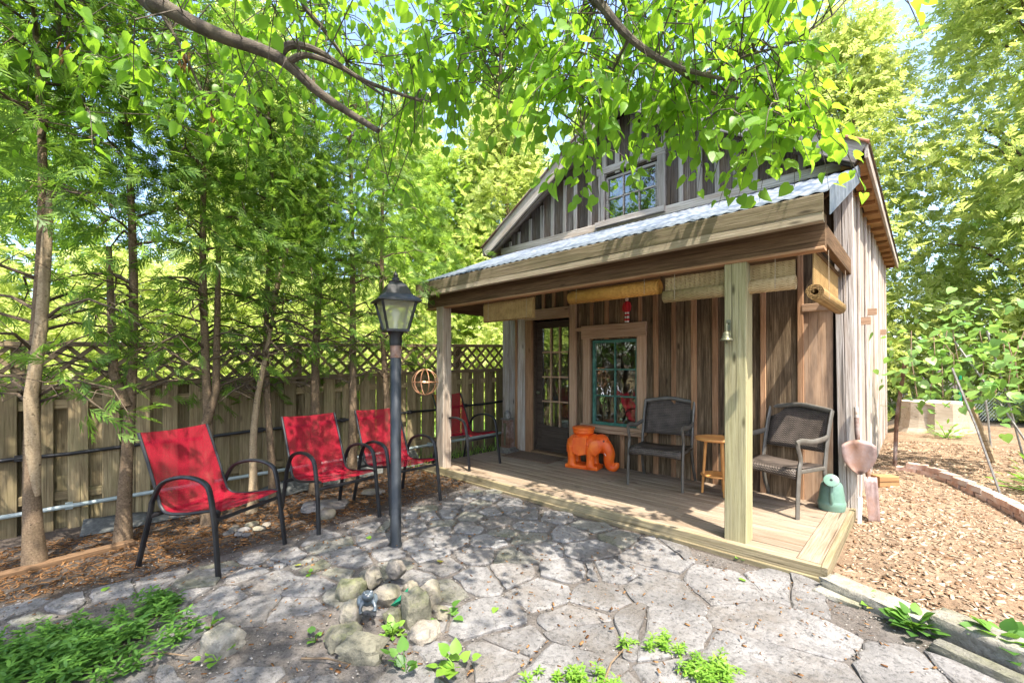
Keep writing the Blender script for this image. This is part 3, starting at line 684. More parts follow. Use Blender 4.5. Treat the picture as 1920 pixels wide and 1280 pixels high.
# pipe and hose strapped along the fence
def along(off, z0, z1, sag=.0, n=26): return [FA + fp(FL * i / n, off, z0 + (z1 - z0) * i / n + sag * math.sin(i * 2.1) * .5) for i in range(n + 1)]
gp = thing('conduit_pipe', 'grey conduit pipe running low along the fence boards', 'pipe', FA)
MB().tube([p - FA for p in along(.075, .05, .38)], .02, 8).build('pipe', M['pipe'], gp, True)
for i in range(8):
    p = along(.055, .05, .38)[2 + i * 3] - FA; MB().box(p, (.05, .05, .06)).build('pipe_clip', M['pipe'], gp)
bh = thing('black_hose', 'black hose strapped across the fence boards at mid height', 'hose', FA)
MB().tube([p - FA for p in along(.06, .55, .93, .014)], .018, 8).build('hose', M['black'], bh, True)
for i in range(8):
    p = along(.05, .55, .93, .014)[1 + i * 3] - FA; MB().box(p, (.05, .06, .055)).build('hose_clip', M['black'], bh)
# shade cloth slumped at the foot of the fence
sv = []; sf = []; ns = 26
for i in range(ns + 1):
    d = 0.75 + i * .135
    for j in range(6):
        t = j / 5; top = slopez(d) + .10 + .16 * smooth(2.0, 3.4, d) - .13 * math.exp(-((d - 1.7) / .45) ** 2)
        p = FA + fp(d, .10 + .30 * t + .02 * mnoise.noise(V((d * 4, t * 3, 0))), 0); zz = gz(p.x, p.y) + .01
        sv.append((p.x, p.y, zz + max(0, (top - zz)) * (1 - t) ** 1.6 + .015 * mnoise.noise(V((d * 7, t * 5, 2)))))
for i in range(ns):
    for j in range(5): sf.append([i * 6 + j, (i + 1) * 6 + j, (i + 1) * 6 + j + 1, i * 6 + j + 1])
sh = obj('shade_cloth', mesh('shade_cloth', sv, sf, M['shade'], True)); tag(sh, 'slumped dark shade cloth along the foot of the fence', 'cloth')
md = sh.modifiers.new('thick', 'SOLIDIFY'); md.thickness = .004
lg = thing('border_timber', 'low weathered timber laid on the soil below the fence', 'timber', (0, 0, 0))
a = G(-40, 1095, -.1); b = G(250, 1015, -.1); plank('timber', lg, M['beam'], (a.x, a.y, gz(a.x, a.y) + .005), (b.x, b.y, gz(b.x, b.y) + .005), .09, .08, (0, 0, 1), 4, .005)

# ------------------------------------------------------------------ furniture
def arc(pts, n=6):
    """Catmull-Rom through the points"""
    P_ = [V(p) for p in pts]; out = []
    for i in range(len(P_) - 1):
        p0, p1, p2, p3 = P_[max(i - 1, 0)], P_[i], P_[i + 1], P_[min(i + 2, len(P_) - 1)]
        for k in range(n):
            t = k / n; out.append(.5 * ((2 * p1) + (p2 - p0) * t + (2 * p0 - 5 * p1 + 4 * p2 - p3) * t * t + (3 * p1 - p0 - 3 * p2 + p3) * t ** 3))
    return out + [P_[-1]]
def copy_tree(o, parent=None):
    c = o.copy(); COL.objects.link(c); c.parent = parent
    for ch in [q for q in o.children]: copy_tree(ch, c)
    return c
def red_chair():
    t = thing('sling_chair', '', 'chair', group='red sling chairs')
    hw = .285
    for s in (-1, 1):
        y = s * hw
        MB().tube(arc([(.30, y * 1.03, 0), (.265, y, .30), (.235, y, .50)], 4), .0145, 8, 1.35).build('leg', M['black'], t, True)
        MB().tube(arc([(.236, y, .495), (.20, y, .60), (.10, y, .645), (-.05, y, .645), (-.20, y, .59), (-.285, y, .46)], 6), .0145, 8, 1.35).build('armrest', M['black'], t, True)
        MB().tube(arc([(-.284, y, .465), (-.315, y, .33), (-.40, y * 1.04, 0)], 4), .0145, 8, 1.35).build('leg', M['black'], t, True)
        ys = s * .262
        MB().tube(arc([(-.44, ys, .93), (-.36, ys, .74), (-.265, ys, .50), (-.235, ys, .425), (-.17, ys, .385), (0, ys, .395), (.20, ys, .43), (.27, ys, .43)], 6), .011, 8).build('sling_rail', M['black'], t, True)
    MB().tube([(.245, -hw, .37), (.245, hw, .37)], .011, 8, 1.3).build('crossbar', M['black'], t, True)
    MB().tube([(-.295, -hw, .36), (-.295, hw, .36)], .011, 8, 1.3).build('crossbar', M['black'], t, True)
    def sl(pts, name, sag):
        c = arc(pts, 7); v = []; f = []; n = 9
        for p in c:
            for k in range(n):
                u = k / (n - 1); q = V(p); y = -.255 + .51 * u
                q.y = y; q.z -= sag * (1 - (2 * u - 1) ** 2) * .6; q.x -= sag * (1 - (2 * u - 1) ** 2) * .5
                v.append(q)
        for i in range(len(c) - 1):
            for k in range(n - 1): f.append([i * n + k, i * n + k + 1, (i + 1) * n + k + 1, (i + 1) * n + k])
        return obj(name, mesh(name, v, f, M['sling'], True), t)
    sl([(-.445, 0, .932), (-.36, 0, .742), (-.265, 0, .502), (-.235, 0, .427)], 'backrest', .02)
    sl([(-.235, 0, .427), (-.17, 0, .388), (0, 0, .397), (.20, 0, .432), (.275, 0, .43)], 'seat', .018)
    return t
rc = red_chair()
chairs = [((-3.30, -2.62, 0), R(29), 'red mesh sling chair with dappled sun between cedar trunks, beside a pebble cluster'),
          ((-3.47, -1.70, 0), R(5), 'red mesh sling chair standing over a flat stone slab and a small boulder'),
          ((-3.46, -1.00, 0), R(1), 'red mesh sling chair partly hidden behind the black lamp post'),
          ((-3.98, .40, DZ), R(4), 'red mesh sling chair standing on the wooden porch deck')]
for i, (loc, rz, lab) in enumerate(chairs):
    o = rc if i == 0 else copy_tree(rc)
    z = loc[2] if loc[2] else gz(loc[0], loc[1]) + (.004 if i else .008)
    o.location = (loc[0], loc[1], z); o.rotation_euler = (0, 0, rz); o['label'] = lab
def wicker_chair():
    t = thing('wicker_chair', '', 'chair', group='brown wicker armchairs'); hw = .29
    # local: faces -y
    for s in (-1, 1):
        x = s * hw
        MB().tube(arc([(x, -.27, 0), (x, -.26, .25), (x, -.24, .42), (x, -.22, .50), (x, -.26, .60), (x, -.27, .645)], 5), .015, 8, 1.6).build('leg', M['wframe'], t, True)
        MB().tube(arc([(x, -.29, .645), (x, -.20, .66), (x, -.02, .64), (x, .16, .65), (x * .98, .235, .66)], 5), .013, 8, 2.0).build('armrest', M['wframe'], t, True)
        MB().tube(arc([(x * .97, .335, .90), (x * .97, .27, .72), (x * .97, .215, .46), (x * .98, .20, .32), (x * 1.0, .25, .14), (x * 1.02, .33, 0)], 5), .016, 8, 1.5).build('leg', M['wframe'], t, True)
        MB().tube([(x, -.25, .40), (x * .98, .205, .385)], .012, 8, 1.5).build('side_rail', M['wframe'], t, True)
    MB().tube(arc([(-hw * .97, .335, .895), (-.16, .345, .915), (0, .35, .935), (.16, .345, .915), (hw * .97, .335, .895)], 5), .016, 8, 1.4).build('top_rail', M['wframe'], t, True)
    v = []; f = []; n = 11
    for j in range(9):
        u = j / 8; z = .52 + (.885 - .52) * u; yb = .222 + (.335 - .222) * u
        for k in range(n):
            a = k / (n - 1) * 2 - 1; v.append((a * (hw * .93), yb + .02 * (1 - a * a) + .008, z + (.035 * (1 - a * a) if j == 8 else 0)))
    for j in range(8):
        for k in range(n - 1): f.append([j * n + k, j * n + k + 1, (j + 1) * n + k + 1, (j + 1) * n + k])
    o = obj('backrest', mesh('backrest', v, f, M['wicker'], True), t); md = o.modifiers.new('thick', 'SOLIDIFY'); md.thickness = .014
    sb = MB(); prof = [(.20, .405), (.0, .405), (-.22, .415), (-.262, .405), (-.27, .375), (-.265, .335)]; v = []; f = []
    for i, (yy, zz) in enumerate(prof):
        for k in range(n):
            a = k / (n - 1) * 2 - 1; v.append((a * (hw * .95), yy, zz - (.012 * (1 - a * a)) + (.03 * (1 - a * a) if i == len(prof) - 1 else 0)))
    for i in range(len(prof) - 1):
        for k in range(n - 1): f.append([i * n + k, i * n + k + 1, (i + 1) * n + k + 1, (i + 1) * n + k])
    o = obj('seat', mesh('seat', v, f, M['wicker'], True), t); md = o.modifiers.new('thick', 'SOLIDIFY'); md.thickness = .012
    return t
wc = wicker_chair()
for i, (x, y, rz, lab) in enumerate(((-1.66, 1.24, R(9), 'brown wicker armchair in the shade beside the green window'), (-.49, 1.24, R(-17), 'brown wicker armchair in dappled sun next to the watering can'))):
    o = wc if i == 0 else copy_tree(wc); o.location = (x, y, DZ + .002); o.rotation_euler = (0, 0, rz); o['label'] = lab
# orange side table
st = thing('side_table', 'small round two tier orange side table beside the porch post', 'table', (-1.06, 1.22, DZ))
MB().lathe([(.005, .555), (.195, .555), (.205, .565), (.205, .575), (.198, .583), (.005, .583)], 28).build('tabletop', M['table'], st, True)
MB().lathe([(.005, .19), (.15, .19), (.155, .198), (.15, .206), (.005, .206)], 28).build('shelf', M['table'], st, True)
for k in range(3):
    a = R(200 + 120 * k); MB().tube([(.135 * math.cos(a), .135 * math.sin(a), 0), (.10 * math.cos(a), .10 * math.sin(a), .56)], [.012, .016], 8).build('leg', M['table'], st, True)
# elephant garden stool
el = thing('elephant_stool', 'bright orange ceramic elephant garden stool with curled trunk by the window', 'stool', (-2.70, 1.30, DZ + .002), R(12))
eb = MB(); eb.ell((-.01, 0, .31), (.22, .135, .135)); eb.ell((-.13, 0, .30), (.13, .13, .135)); eb.ell((.20, 0, .33), (.115, .105, .125)); eb.ell((.10, 0, .33), (.12, .13, .12))
for x in (-.17, .085):
    for yy in (-.085, .085): eb.tube([(x, yy, .03), (x, yy, .12), (x, yy, .30)], [.058, .05, .066], 12)
eb.tube(arc([(.25, 0, .32), (.305, 0, .22), (.30, 0, .12), (.315, 0, .055), (.36, 0, .035), (.40, 0, .065), (.41, 0, .11)], 6), [.085 - .0016 * i for i in range(37)], 12)
for s in (-1, 1):
    eb.ell((.175, s * .105, .30), (.075, .022, .10), M=Matrix.Rotation(s * -.25, 3, 'Z'))
eb.box((-.03, 0, .025), (.44, .25, .05)); eb.tube([(-.245, 0, .36), (-.265, 0, .27), (-.262, 0, .18)], [.02, .016, .02], 8)
bo = eb.build('body', M['orange'], el, True)
md = bo.modifiers.new('blend', 'REMESH'); md.mode = 'VOXEL'; md.voxel_size = .0085; md.use_smooth_shade = True
md = bo.modifiers.new('soft', 'SMOOTH'); md.iterations = 3
sd = MB()
for s in (-1, 1):
    sd.add([(-.13, s * .139, .40), (.05, s * .139, .40), (.05, s * .150, .20), (-.04, s * .152, .175), (-.13, s * .150, .20), (-.13, s * .12, .40), (.05, s * .12, .40), (.05, s * .128, .20), (-.04, s * .13, .175), (-.13, s * .128, .20)],
           [[0, 1, 2, 3, 4], [9, 8, 7, 6, 5], [0, 5, 6, 1], [1, 6, 7, 2], [2, 7, 8, 3], [3, 8, 9, 4], [4, 9, 5, 0]])
sd.ell((-.04, 0, .40), (.125, .145, .05)); sd.build('saddle_blanket', M['orange'], el)
MB().lathe([(.11, .42), (.12, .44), (.135, .455), (.135, .49), (.145, .50), (.145, .525), (.13, .535), (.005, .535)], 24, Matrix.Translation((-.04, 0, 0))).build('seat_top', M['orange'], el, True)
for s in (-1, 1): MB().tube(arc([(.25, s * .05, .26), (.285, s * .06, .20), (.33, s * .055, .17)], 5), [.014 - .0009 * i for i in range(11)], 8).build('tusk', M['white'], el, True)
for s in (-1, 1):
    MB().ell((.262, s * .082, .375), (.011, .009, .011), 10, 7).build('eye', M['black'], el, True)
    ea = MB(); ea.ell((.155, s * .128, .285), (.068, .012, .10), M=Matrix.Rotation(s * -.32, 3, 'Z')); ea.build('ear', M['orange'], el, True)
    for q in range(9): MB().ell((-.12 + q * .0195, s * .153, .205 - .018 * math.sin(q / 8 * math.pi)), (.008, .006, .012), 8, 5).build('tassel', M['orange'], el, True)
# doormat
dm = MB(); dm.box((0, 0, .008), (.82, .42, .016)); o = dm.build('doormat', M['mat']); o.location = (-3.62, 1.30, DZ + .003); o.rotation_euler = (0, 0, R(2)); tag(o, 'brown coir doormat lying at the glazed door', 'doormat')
# lantern on pewter base
la = thing('porch_lantern', 'brown wooden lantern box on a pewter base beside the door', 'lantern', (-4.18, 1.36, DZ + .002), R(8))
MB().box((0, 0, .022), (.26, .22, .044)).box((0, 0, .06), (.20, .17, .035)).build('base', M['pewter'], la)
tb = MB(); a_, b_ = .075, .06
tb.add([(-a_, -a_, .076), (a_, -a_, .076), (a_, a_, .076), (-a_, a_, .076), (-b_, -b_, .50), (b_, -b_, .50), (b_, b_, .50), (-b_, b_, .50)], [[3, 2, 1, 0], [4, 5, 6, 7], [0, 1, 5, 4], [1, 2, 6, 5], [2, 3, 7, 6], [3, 0, 4, 7]]).build('case', M['rust'], la)
MB().box((0, -.076, .28), (.03, .01, .34)).box((0, -.079, .43), (.09, .008, .012)).build('front_rod', M['bell'], la)
MB().box((0, 0, .51), (.16, .16, .02)).lathe([(.055, .52), (.06, .56), (.045, .62), (.02, .64), (.005, .645)], 12).build('cap', M['pewter'], la, True)
# blinds
def blind(name, label, x0, x1, ztop, zbot, m, roll=0.0, fold=False):
    t = thing(name, label, 'blind', ((x0 + x1) / 2, .125, zbot), 0, 'bamboo porch blinds'); L = x1 - x0; H = ztop - zbot
    if fold:
        for k in range(3): MB().box((0, -.012 * k, H / 2 - .01 * k), (L - .012 * k, .009, H - .03 * k)).build('fold', m, t)
    else:
        MB().box((0, 0, H / 2 + roll * .5), (L - .01, .008, H - roll)).build('shade', m, t)
    if roll:
        pr_ = []; tr = Matrix.Rotation(R(90), 4, 'Y'); c = V((0, -.01, roll))
        mb = MB(); sp = []
        for k in range(60):
            an = k * .42; r = roll * (1 - .011 * k); sp.append((math.cos(an) * r, math.sin(an) * r))
        v = []; f = []
        for (yy, zz) in sp:
            for e in (-L / 2, L / 2): v.append((e, yy - .01, zz + roll))
        for i in range(len(sp) - 1): f.append([2 * i, 2 * i + 1, 2 * i + 3, 2 * i + 2])
        o = obj('roll', mesh('roll', v, f, m, True), t); md = o.modifiers.new('thick', 'SOLIDIFY'); md.thickness = .004
    MB().box((0, 0, H - .01), (L, .025, .03)).build('head_rail', M['beam'], t)
    for e in (-.38, .38): MB().tube([(e * L, -.07 if roll else -.03, H), (e * L, -.075 if roll else -.032, .01)], .002, 5).build('cord', M['strip'], t)
    return t
blind('bamboo_blind', 'folded brown bamboo blind hanging near the glazed door', -3.38, -2.58, 2.19, 1.94, M['bamboo'], 0, True)
blind('bamboo_blind', 'rolled amber bamboo blind hanging above the green window', -2.10, -1.16, 2.19, 2.03, M['bamboo_o'], .062)
blind('bamboo_blind', 'half lowered pale bamboo blind hanging behind the green post', -1.12, -.16, 2.19, 1.95, M['bamboo_p'], .05)
b4 = blind('bamboo_blind', 'rolled tan bamboo blind hanging on the open porch end seen end on', -.6, .6, 2.25, 1.88, M['bamboo'], .055)
b4.location = (-.075, .82, 1.88); b4.rotation_euler = (0, 0, R(90))
# bell on the post
bl = thing('porch_bell', 'small verdigris bell on a bracket fixed to the green post', 'bell', (-.575, .02, 1.60))
MB().lathe([(.043, 0), (.045, .006), (.034, .02), (.028, .045), (.022, .062), (.008, .07), (.004, .085)], 18, Matrix.Translation((0, -.05, .0))).build('bell_cup', M['bell'], bl, True)
MB().tube([(0, .0, .13), (0, -.03, .14), (0, -.05, .125), (0, -.05, .08)], .006, 8).box((0, .0, .12), (.03, .012, .08)).build('bracket', M['bell'], bl, True)
MB().tube([(0, -.05, .03), (0, -.05, -.012)], .003, 6).ell((0, -.05, -.014), (.009, .009, .009), 8, 6).build('clapper', M['bell'], bl, True)
# toy soldier ornament
so_ = thing('soldier_ornament', 'little red coated soldier ornament with black hat above the window', 'ornament', (-2.27, WY - .045, 1.978))
MB().lathe([(.03, .13), (.042, .14), (.04, .20), (.035, .25), (.02, .27), (.005, .275)], 14, Matrix.Scale(.7, 4, (0, 1, 0))).build('coat', M['red'], so_, True)
for s in (-1, 1):
    MB().tube([(s * .035, 0, .25), (s * .052, -.005, .20), (s * .048, -.01, .145)], [.012, .012, .01], 8).build('arm', M['red'], so_, True)
    MB().tube([(s * .016, 0, 0), (s * .016, 0, .14)], [.015, .014], 8).build('leg', M['white'], so_, True)
    MB().lathe([(.017, .02), (.018, .045), (.017, .05)], 8, Matrix.Translation((s * .016, 0, 0))).lathe([(.016, .08), (.017, .10), (.016, .105)], 8, Matrix.Translation((s * .016, 0, 0))).build('stocking', M['red'], so_, True)
MB().ell((0, -.004, .295), (.024, .024, .028), 12, 8).build('head', M['skin'], so_, True)
MB().lathe([(.03, .31), (.031, .325), (.028, .36), (.02, .375), (.004, .38)], 14).build('hat', M['black'], so_, True)
# copper wire sphere
sp_c = P(797, 716, 5.35); sp = thing('wire_sphere', 'copper wire sphere hanging from the porch corner by the grey post', 'ornament', sp_c)
rr = .155
for k in range(5):
    an = math.pi * k / 5 + .3; MB().tube([(rr * math.sin(q) * math.cos(an), rr * math.sin(q) * math.sin(an), rr * math.cos(q)) for q in [2 * math.pi * i / 32 for i in range(33)]], .005, 6, cap=False).build('hoop', M['copper'], sp, True)
MB().tube([(rr * math.cos(q), rr * math.sin(q), 0) for q in [2 * math.pi * i / 32 for i in range(33)]], .005, 6, cap=False).build('hoop', M['copper'], sp, True)
MB().tube([(0, 0, rr), (.01, .01, 1.0), (.02, .03, 2.36 - sp_c.z)], .0025, 5).build('hanging_wire', M['black'], sp)
# lamp post
lp = G(742, 1025); lm = thing('lamp_post', 'black garden lamp post with four sided lantern standing in the patio', 'lamp', (lp.x, lp.y, gz(lp.x, lp.y)), YAW + R(28))
MB().lathe([(.052, -.02), (.052, .02), (.042, .04), (.042, 1.47), (.038, 1.475), (.038, 1.60)], 18).build('pole', M['postmetal'], lm, True)
MB().lathe([(.0435, 1.475), (.0435, 1.575)], 18).build('rust_band', M['rust'], lm, True)
MB().lathe([(.045, 1.57), (.05, 1.60), (.047, 1.64), (.062, 1.67), (.075, 1.685)], 18).build('collar', M['black'], lm, True)
b0, b1, zb, zt_ = .078, .128, 1.69, 1.905
MB().box((0, 0, zb - .004), (2 * b0 + .02, 2 * b0 + .02, .018)).build('tray', M['black'], lm)
for k in range(4):
    Rm = Matrix.Rotation(R(90 * k), 3, 'Z')
    MB().tube([Rm @ V((b0, b0, zb)), Rm @ V((b1, b1, zt_))], .011, 6).build('corner_bar', M['black'], lm)
    MB().add([Rm @ V(p) for p in ((b0 - .005, -b0, zb), (b0 - .005, b0, zb), (b1 - .005, b1, zt_), (b1 - .005, -b1, zt_))], [[0, 1, 2, 3]]).build('pane', M['lampglass'], lm)
hh = MB()
lv = [(b1 + .035, zt_), (b1 + .035, zt_ + .012), (b1 * .80, zt_ + .06), (b1 * .55, zt_ + .13), (.045, zt_ + .155)]
v = []; f = []
for (q, z) in lv: v += [(-q, -q, z), (q, -q, z), (q, q, z), (-q, q, z)]
for i in range(len(lv) - 1):
    for k in range(4): f.append([i * 4 + k, i * 4 + (k + 1) % 4, (i + 1) * 4 + (k + 1) % 4, (i + 1) * 4 + k])
f += [[3, 2, 1, 0], [len(v) - 4, len(v) - 3, len(v) - 2, len(v) - 1]]
hh.add(v, f).build('hood', M['black'], lm)
MB().lathe([(.05, zt_ + .15), (.055, zt_ + .165), (.03, zt_ + .175), (.03, zt_ + .19), (.016, zt_ + .2), (.02, zt_ + .215), (.006, zt_ + .235), (.002, zt_ + .25)], 12).build('finial', M['black'], lm, True)
MB().lathe([(.018, zb + .005), (.018, zb + .05), (.012, zb + .06), (.03, zb + .10), (.034, zb + .13), (.02, zb + .165), (.004, zb + .17)], 12).build('bulb', M['white'], lm, True)
# watering can
wcn = thing('watering_can', 'sage green watering can with rose facing out by the shed corner', 'watering can', (-.12, 1.42, DZ + .002), R(-84)); wcn.scale = (.9, .9, .9)
MB().lathe([(.100, 0), (.112, .006), (.120, .05), (.121, .085), (.114, .096), (.113, .104), (.104, .18), (.094, .245), (.086, .268), (.07, .285), (.06, .29), (.005, .292)], 30).build('body', M['sage'], wcn, True)
MB().tube(arc([(.10, 0, .07), (.122, 0, .15), (.122, 0, .23), (.118, 0, .30)], 5), [.020 - .0004 * i for i in range(16)], 10).build('spout', M['sage'], wcn, True)
q = Matrix.Translation((.118, 0, .315)) @ Matrix.Rotation(R(58), 4, 'Y')
MB().lathe([(.016, -.03), (.060, .005), (.066, .014), (.064, .022), (.05, .026), (.005, .028)], 24, q).build('rose', M['sage'], wcn, True)
MB().lathe([(.012, .0285), (.012, .030), (.001, .0305)], 12, q).build('rose_hole', M['black'], wcn, True)
MB().tube(arc([(-.10, 0, .10), (-.155, 0, .18), (-.14, 0, .26), (-.085, 0, .28)], 6), .009, 8, 1.6).build('handle', M['sage'], wcn, True)
# shovels
def shovel(name, label, tip, top, m, wd, ln, round_, hr=.017, face=V((0, -1, 0))):
    tip = V(tip); top = V(top); t = thing(name, label, 'shovel', tip); ax = (top - tip).normalized(); B = basis(ax, face)
    v = []; f = []; nu, nvv = 9, 9
    for i in range(nu):
        u = i / (nu - 1); x = u * ln
        hw = wd / 2 * (max(.03, 1 - (1 - min(1, u / .66)) ** 1.7) ** .72 if round_ else (.86 + .14 * u))
        for k in range(nvv):
            a = k / (nvv - 1) * 2 - 1; v.append(B @ V((x - (.05 * a * a * u if round_ else 0), a * hw, .026 * (a * a) - .02 * (1 - u) ** 2 + .028 * math.exp(-(a / .16) ** 2) * smooth(.35, 1, u))))
    for i in range(nu - 1):
        for k in range(nvv - 1): f.append([i * nvv + k, i * nvv + k + 1, (i + 1) * nvv + k + 1, (i + 1) * nvv + k])
    o = obj('blade', mesh('blade', v, f, m, True), t); md = o.modifiers.new('thick', 'SOLIDIFY'); md.thickness = .004; md.offset = 0
    L = (top - tip).length
    MB().tube([B @ V((ln - .07, 0, .0)), B @ V((ln + .05, 0, .0)), B @ V((ln + .2, 0, 0))], [.012, .021, .019], 10).build('socket', M['rust'], t, True)
    MB().tube([B @ V((ln + .15, 0, 0)), B @ V((max(L, ln + .24), 0, 0))], hr, 10).build('handle', M['grey'], t, True)
    return t
s0 = V((.075, 1.50, .44)); shovel('round_shovel', 'round rusty shovel hung blade down on the shed corner', s0, s0 + V((-.03, .05, .60)), M['blade'], .25, .31, True, face=V((.25, -1, 0)))
s1 = V((.17, 1.60, gz(.2, 1.9) - .02)); shovel('narrow_spade', 'narrow rusty spade leaning against the side wall', s1, s1 + V((-.09, .2, .72)), M['blade'], .115, .42, False, face=V((.6, -.8, 0)))
o = plank('white_stake', None, M['white'], (.075, 1.47, .0), (.08, 1.48, .24), .03, .03, (0, -1, 0)); tag(o, 'short white stake standing at the deck corner', 'stake')
o = plank('wood_block', None, M['soffit'], (.08, 3.05, gz(.2, 3.1) + .06), (.24, 3.22, gz(.2, 3.1) + .06), .13, .13, (0, 0, 1), 1, 0, .008); tag(o, 'orange wood block lying at the foot of the side wall', 'wood block')

# ------------------------------------------------------------------ stones
def rock(name, loc, size, m, seed, rz=0, blocky=0.0, sub=3, amp=.16, parent=None):
    bm = bmesh.new(); bmesh.ops.create_icosphere(bm, subdivisions=sub, radius=1)
    for v_ in bm.verts:
        p = v_.co.copy()
        if blocky: 
            mxx = max(abs(p.x), abs(p.y), abs(p.z)); p = p.lerp(p / mxx, blocky)
        k = 1 + amp * mnoise.noise(p * 1.3 + V((seed * 3.1, seed, 0))) + amp * .5 * mnoise.noise(p * 3.1 + V((0, seed * 2.3, 1)))
        v_.co = V((p.x * size[0], p.y * size[1], p.z * size[2])) * k
    me = bpy.data.meshes.new(name); bm.to_mesh(me); bm.free(); me.materials.append(m)
    me.polygons.foreach_set('use_smooth', [True] * len(me.polygons))
    if blocky:
        try: me.set_sharp_from_angle(angle=R(38))
        except Exception: pass
    return obj(name, me, parent, Matrix.Translation(loc) @ Matrix.Rotation(rz, 4, 'Z'))
def gp_(px, py, up=0.0):
    p = G(px, py); return (p.x, p.y, gz(p.x, p.y) + up)
PILE = [((655, 1100), (.10, .08, .09), 'rock_g', 'dark mossy rock at the back of the rock pile', .06), ((695, 1085), (.075, .06, .06), 'rock_w', 'pinkish oval rock behind the frog figurine', .14),
        ((737, 1080), (.072, .06, .068), 'rock_w', 'round pale boulder on top of the rock pile', .20), ((766, 1105), (.055, .05, .05), 'rock_w', 'small white rock beside the round boulder', .12),
        ((800, 1120), (.085, .075, .10), 'rock_w', 'tall pale pointed rock at the right of the rock pile', .10), ((775, 1150), (.085, .07, .13), 'rock_g', 'upright rock with green moss leaning on the pile', .13),
        ((822, 1140), (.07, .055, .05), 'rock_w', 'low pale rock at the outer edge of the rock pile', .04), ((790, 1175), (.10, .08, .06), 'rock_w', 'broad pale rock in front of the mossy upright rock', .04),
        ((655, 1150), (.07, .06, .10), 'rock_w', 'smooth cream rock beneath the frog figurine', .09), ((640, 1185), (.10, .08, .06), 'rock_g', 'rough grey rock at the front of the pile', .05),
        ((675, 1205), (.13, .09, .06), 'rock_g', 'large green stained rock lying before the pile', .05), ((720, 1115), (.10, .08, .07), 'rock_w', 'wide pale rock in the middle of the pile', .10),
        ((735, 1150), (.06, .05, .06), 'rock_g', 'brown rock under the emerald glass shard', .06)]
for i, ((px, py), sz, m, lab, up) in enumerate(PILE):
    o = rock('rock', gp_(px + 4, py + 22, up * .6), tuple(q * .86 for q in sz), M[m], i + 2, rnd.uniform(0, 3), .5 if m == 'rock_g' else .28, 3, .26); tag(o, lab, 'rock', 'rocks in the pile')
fr = thing('frog_figurine', 'dark glazed frog figurine sitting on the rock pile', 'figurine', V(gp_(689, 1172, .105)), YAW + R(20)); fr.scale = (.85, .85, .85)
fb = MB(); fb.ell((0, 0, .05), (.045, .06, .045)); fb.ell((0, -.05, .085), (.038, .035, .028))
for s in (-1, 1):
    fb.ell((s * .02, -.055, .112), (.012, .012, .012)); fb.ell((s * .045, .02, .03), (.022, .05, .03)); fb.tube([(s * .03, -.035, .05), (s * .045, -.06, .02), (s * .04, -.085, .0)], [.014, .011, .014], 8)
fo = fb.build('body', M['frog'], fr, True); md = fo.modifiers.new('blend', 'REMESH'); md.mode = 'VOXEL'; md.voxel_size = .005; md.use_smooth_shade = True
o = MB().add([(0, 0, 0), (.10, .0, .10), (.085, .02, .02), (0.02, .015, -.015), (.09, -.01, .05)], [[0, 1, 4], [0, 4, 2, 3], [1, 2, 4], [0, 3, 2, 1]]).build('glass_shard', M['emerald']); o.location = gp_(732, 1168, .095); o.rotation_euler = (0, 0, YAW); tag(o, 'emerald green glass shard propped in the rock pile', 'glass')
tag(rock('boulder', gp_(418, 1218, .04), (.085, .072, .06), M['stone_w'], 31, .4, .75, 3, .14), 'single angular grey boulder beside the ground cover', 'rock')
tag(rock('stone_slab', gp_(610, 948, .03), (.22, .13, .035), M['stone'], 40, R(60), .8, 3, .1), 'flat grey stone slab lying beneath a red chair', 'stone')
tag(rock('boulder', gp_(613, 972, .04), (.08, .065, .06), M['rock_w'], 41, .3, .2), 'rounded tan boulder on the soil beside the flat slab', 'rock')
tag(rock('stone_slab', gp_(700, 925, .03), (.13, .06, .03), M['rock_w'], 44, R(50), .3), 'long pale stone half hidden behind the lamp post', 'stone')
for i, (px, py, s) in enumerate(((440, 985, .045), (458, 990, .04), (472, 978, .05), (448, 1000, .035), (486, 990, .045), (430, 995, .04), (500, 982, .04), (462, 1002, .03))):
    tag(rock('pebble', gp_(px, py, .015), (s * 1.3, s, s * .6), M['stone' if i % 2 else 'rock_w'], 50 + i, i, .1, 2), 'pale pebble in the cluster behind the red chair leg', 'pebble', 'pebbles behind the chair')
ES = [(.30, -.21, .30, .10, .07, -24, 'stone_w', 'long white limestone edging slab at the deck end of the mulch'), (.82, -.43, .34, .10, .09, -22, 'stone_w', 'thick grey limestone edging slab with mossy face beside the mulch'),
      (1.45, -.74, .33, .11, .09, -26, 'stone_w', 'limestone edging slab beyond the leafy weeds'), (.72, -.60, .22, .05, .05, -22, 'stone_m', 'low mossy edging slab wedged below the thick limestone'), (.12, -.24, .13, .06, .03, -10, 'stone_w', 'small flat pale stone at the deck corner')]
for i, (x, y, a, b, c, rz, m, lab) in enumerate(ES):
    tag(rock('edging_stone', (x, y, gz(x, y) + c * .38), (a * .95, b * .82, c * .75), M[m], 70 + i, R(rz), .85, 4, .10), lab, 'stone', 'limestone edging slabs')
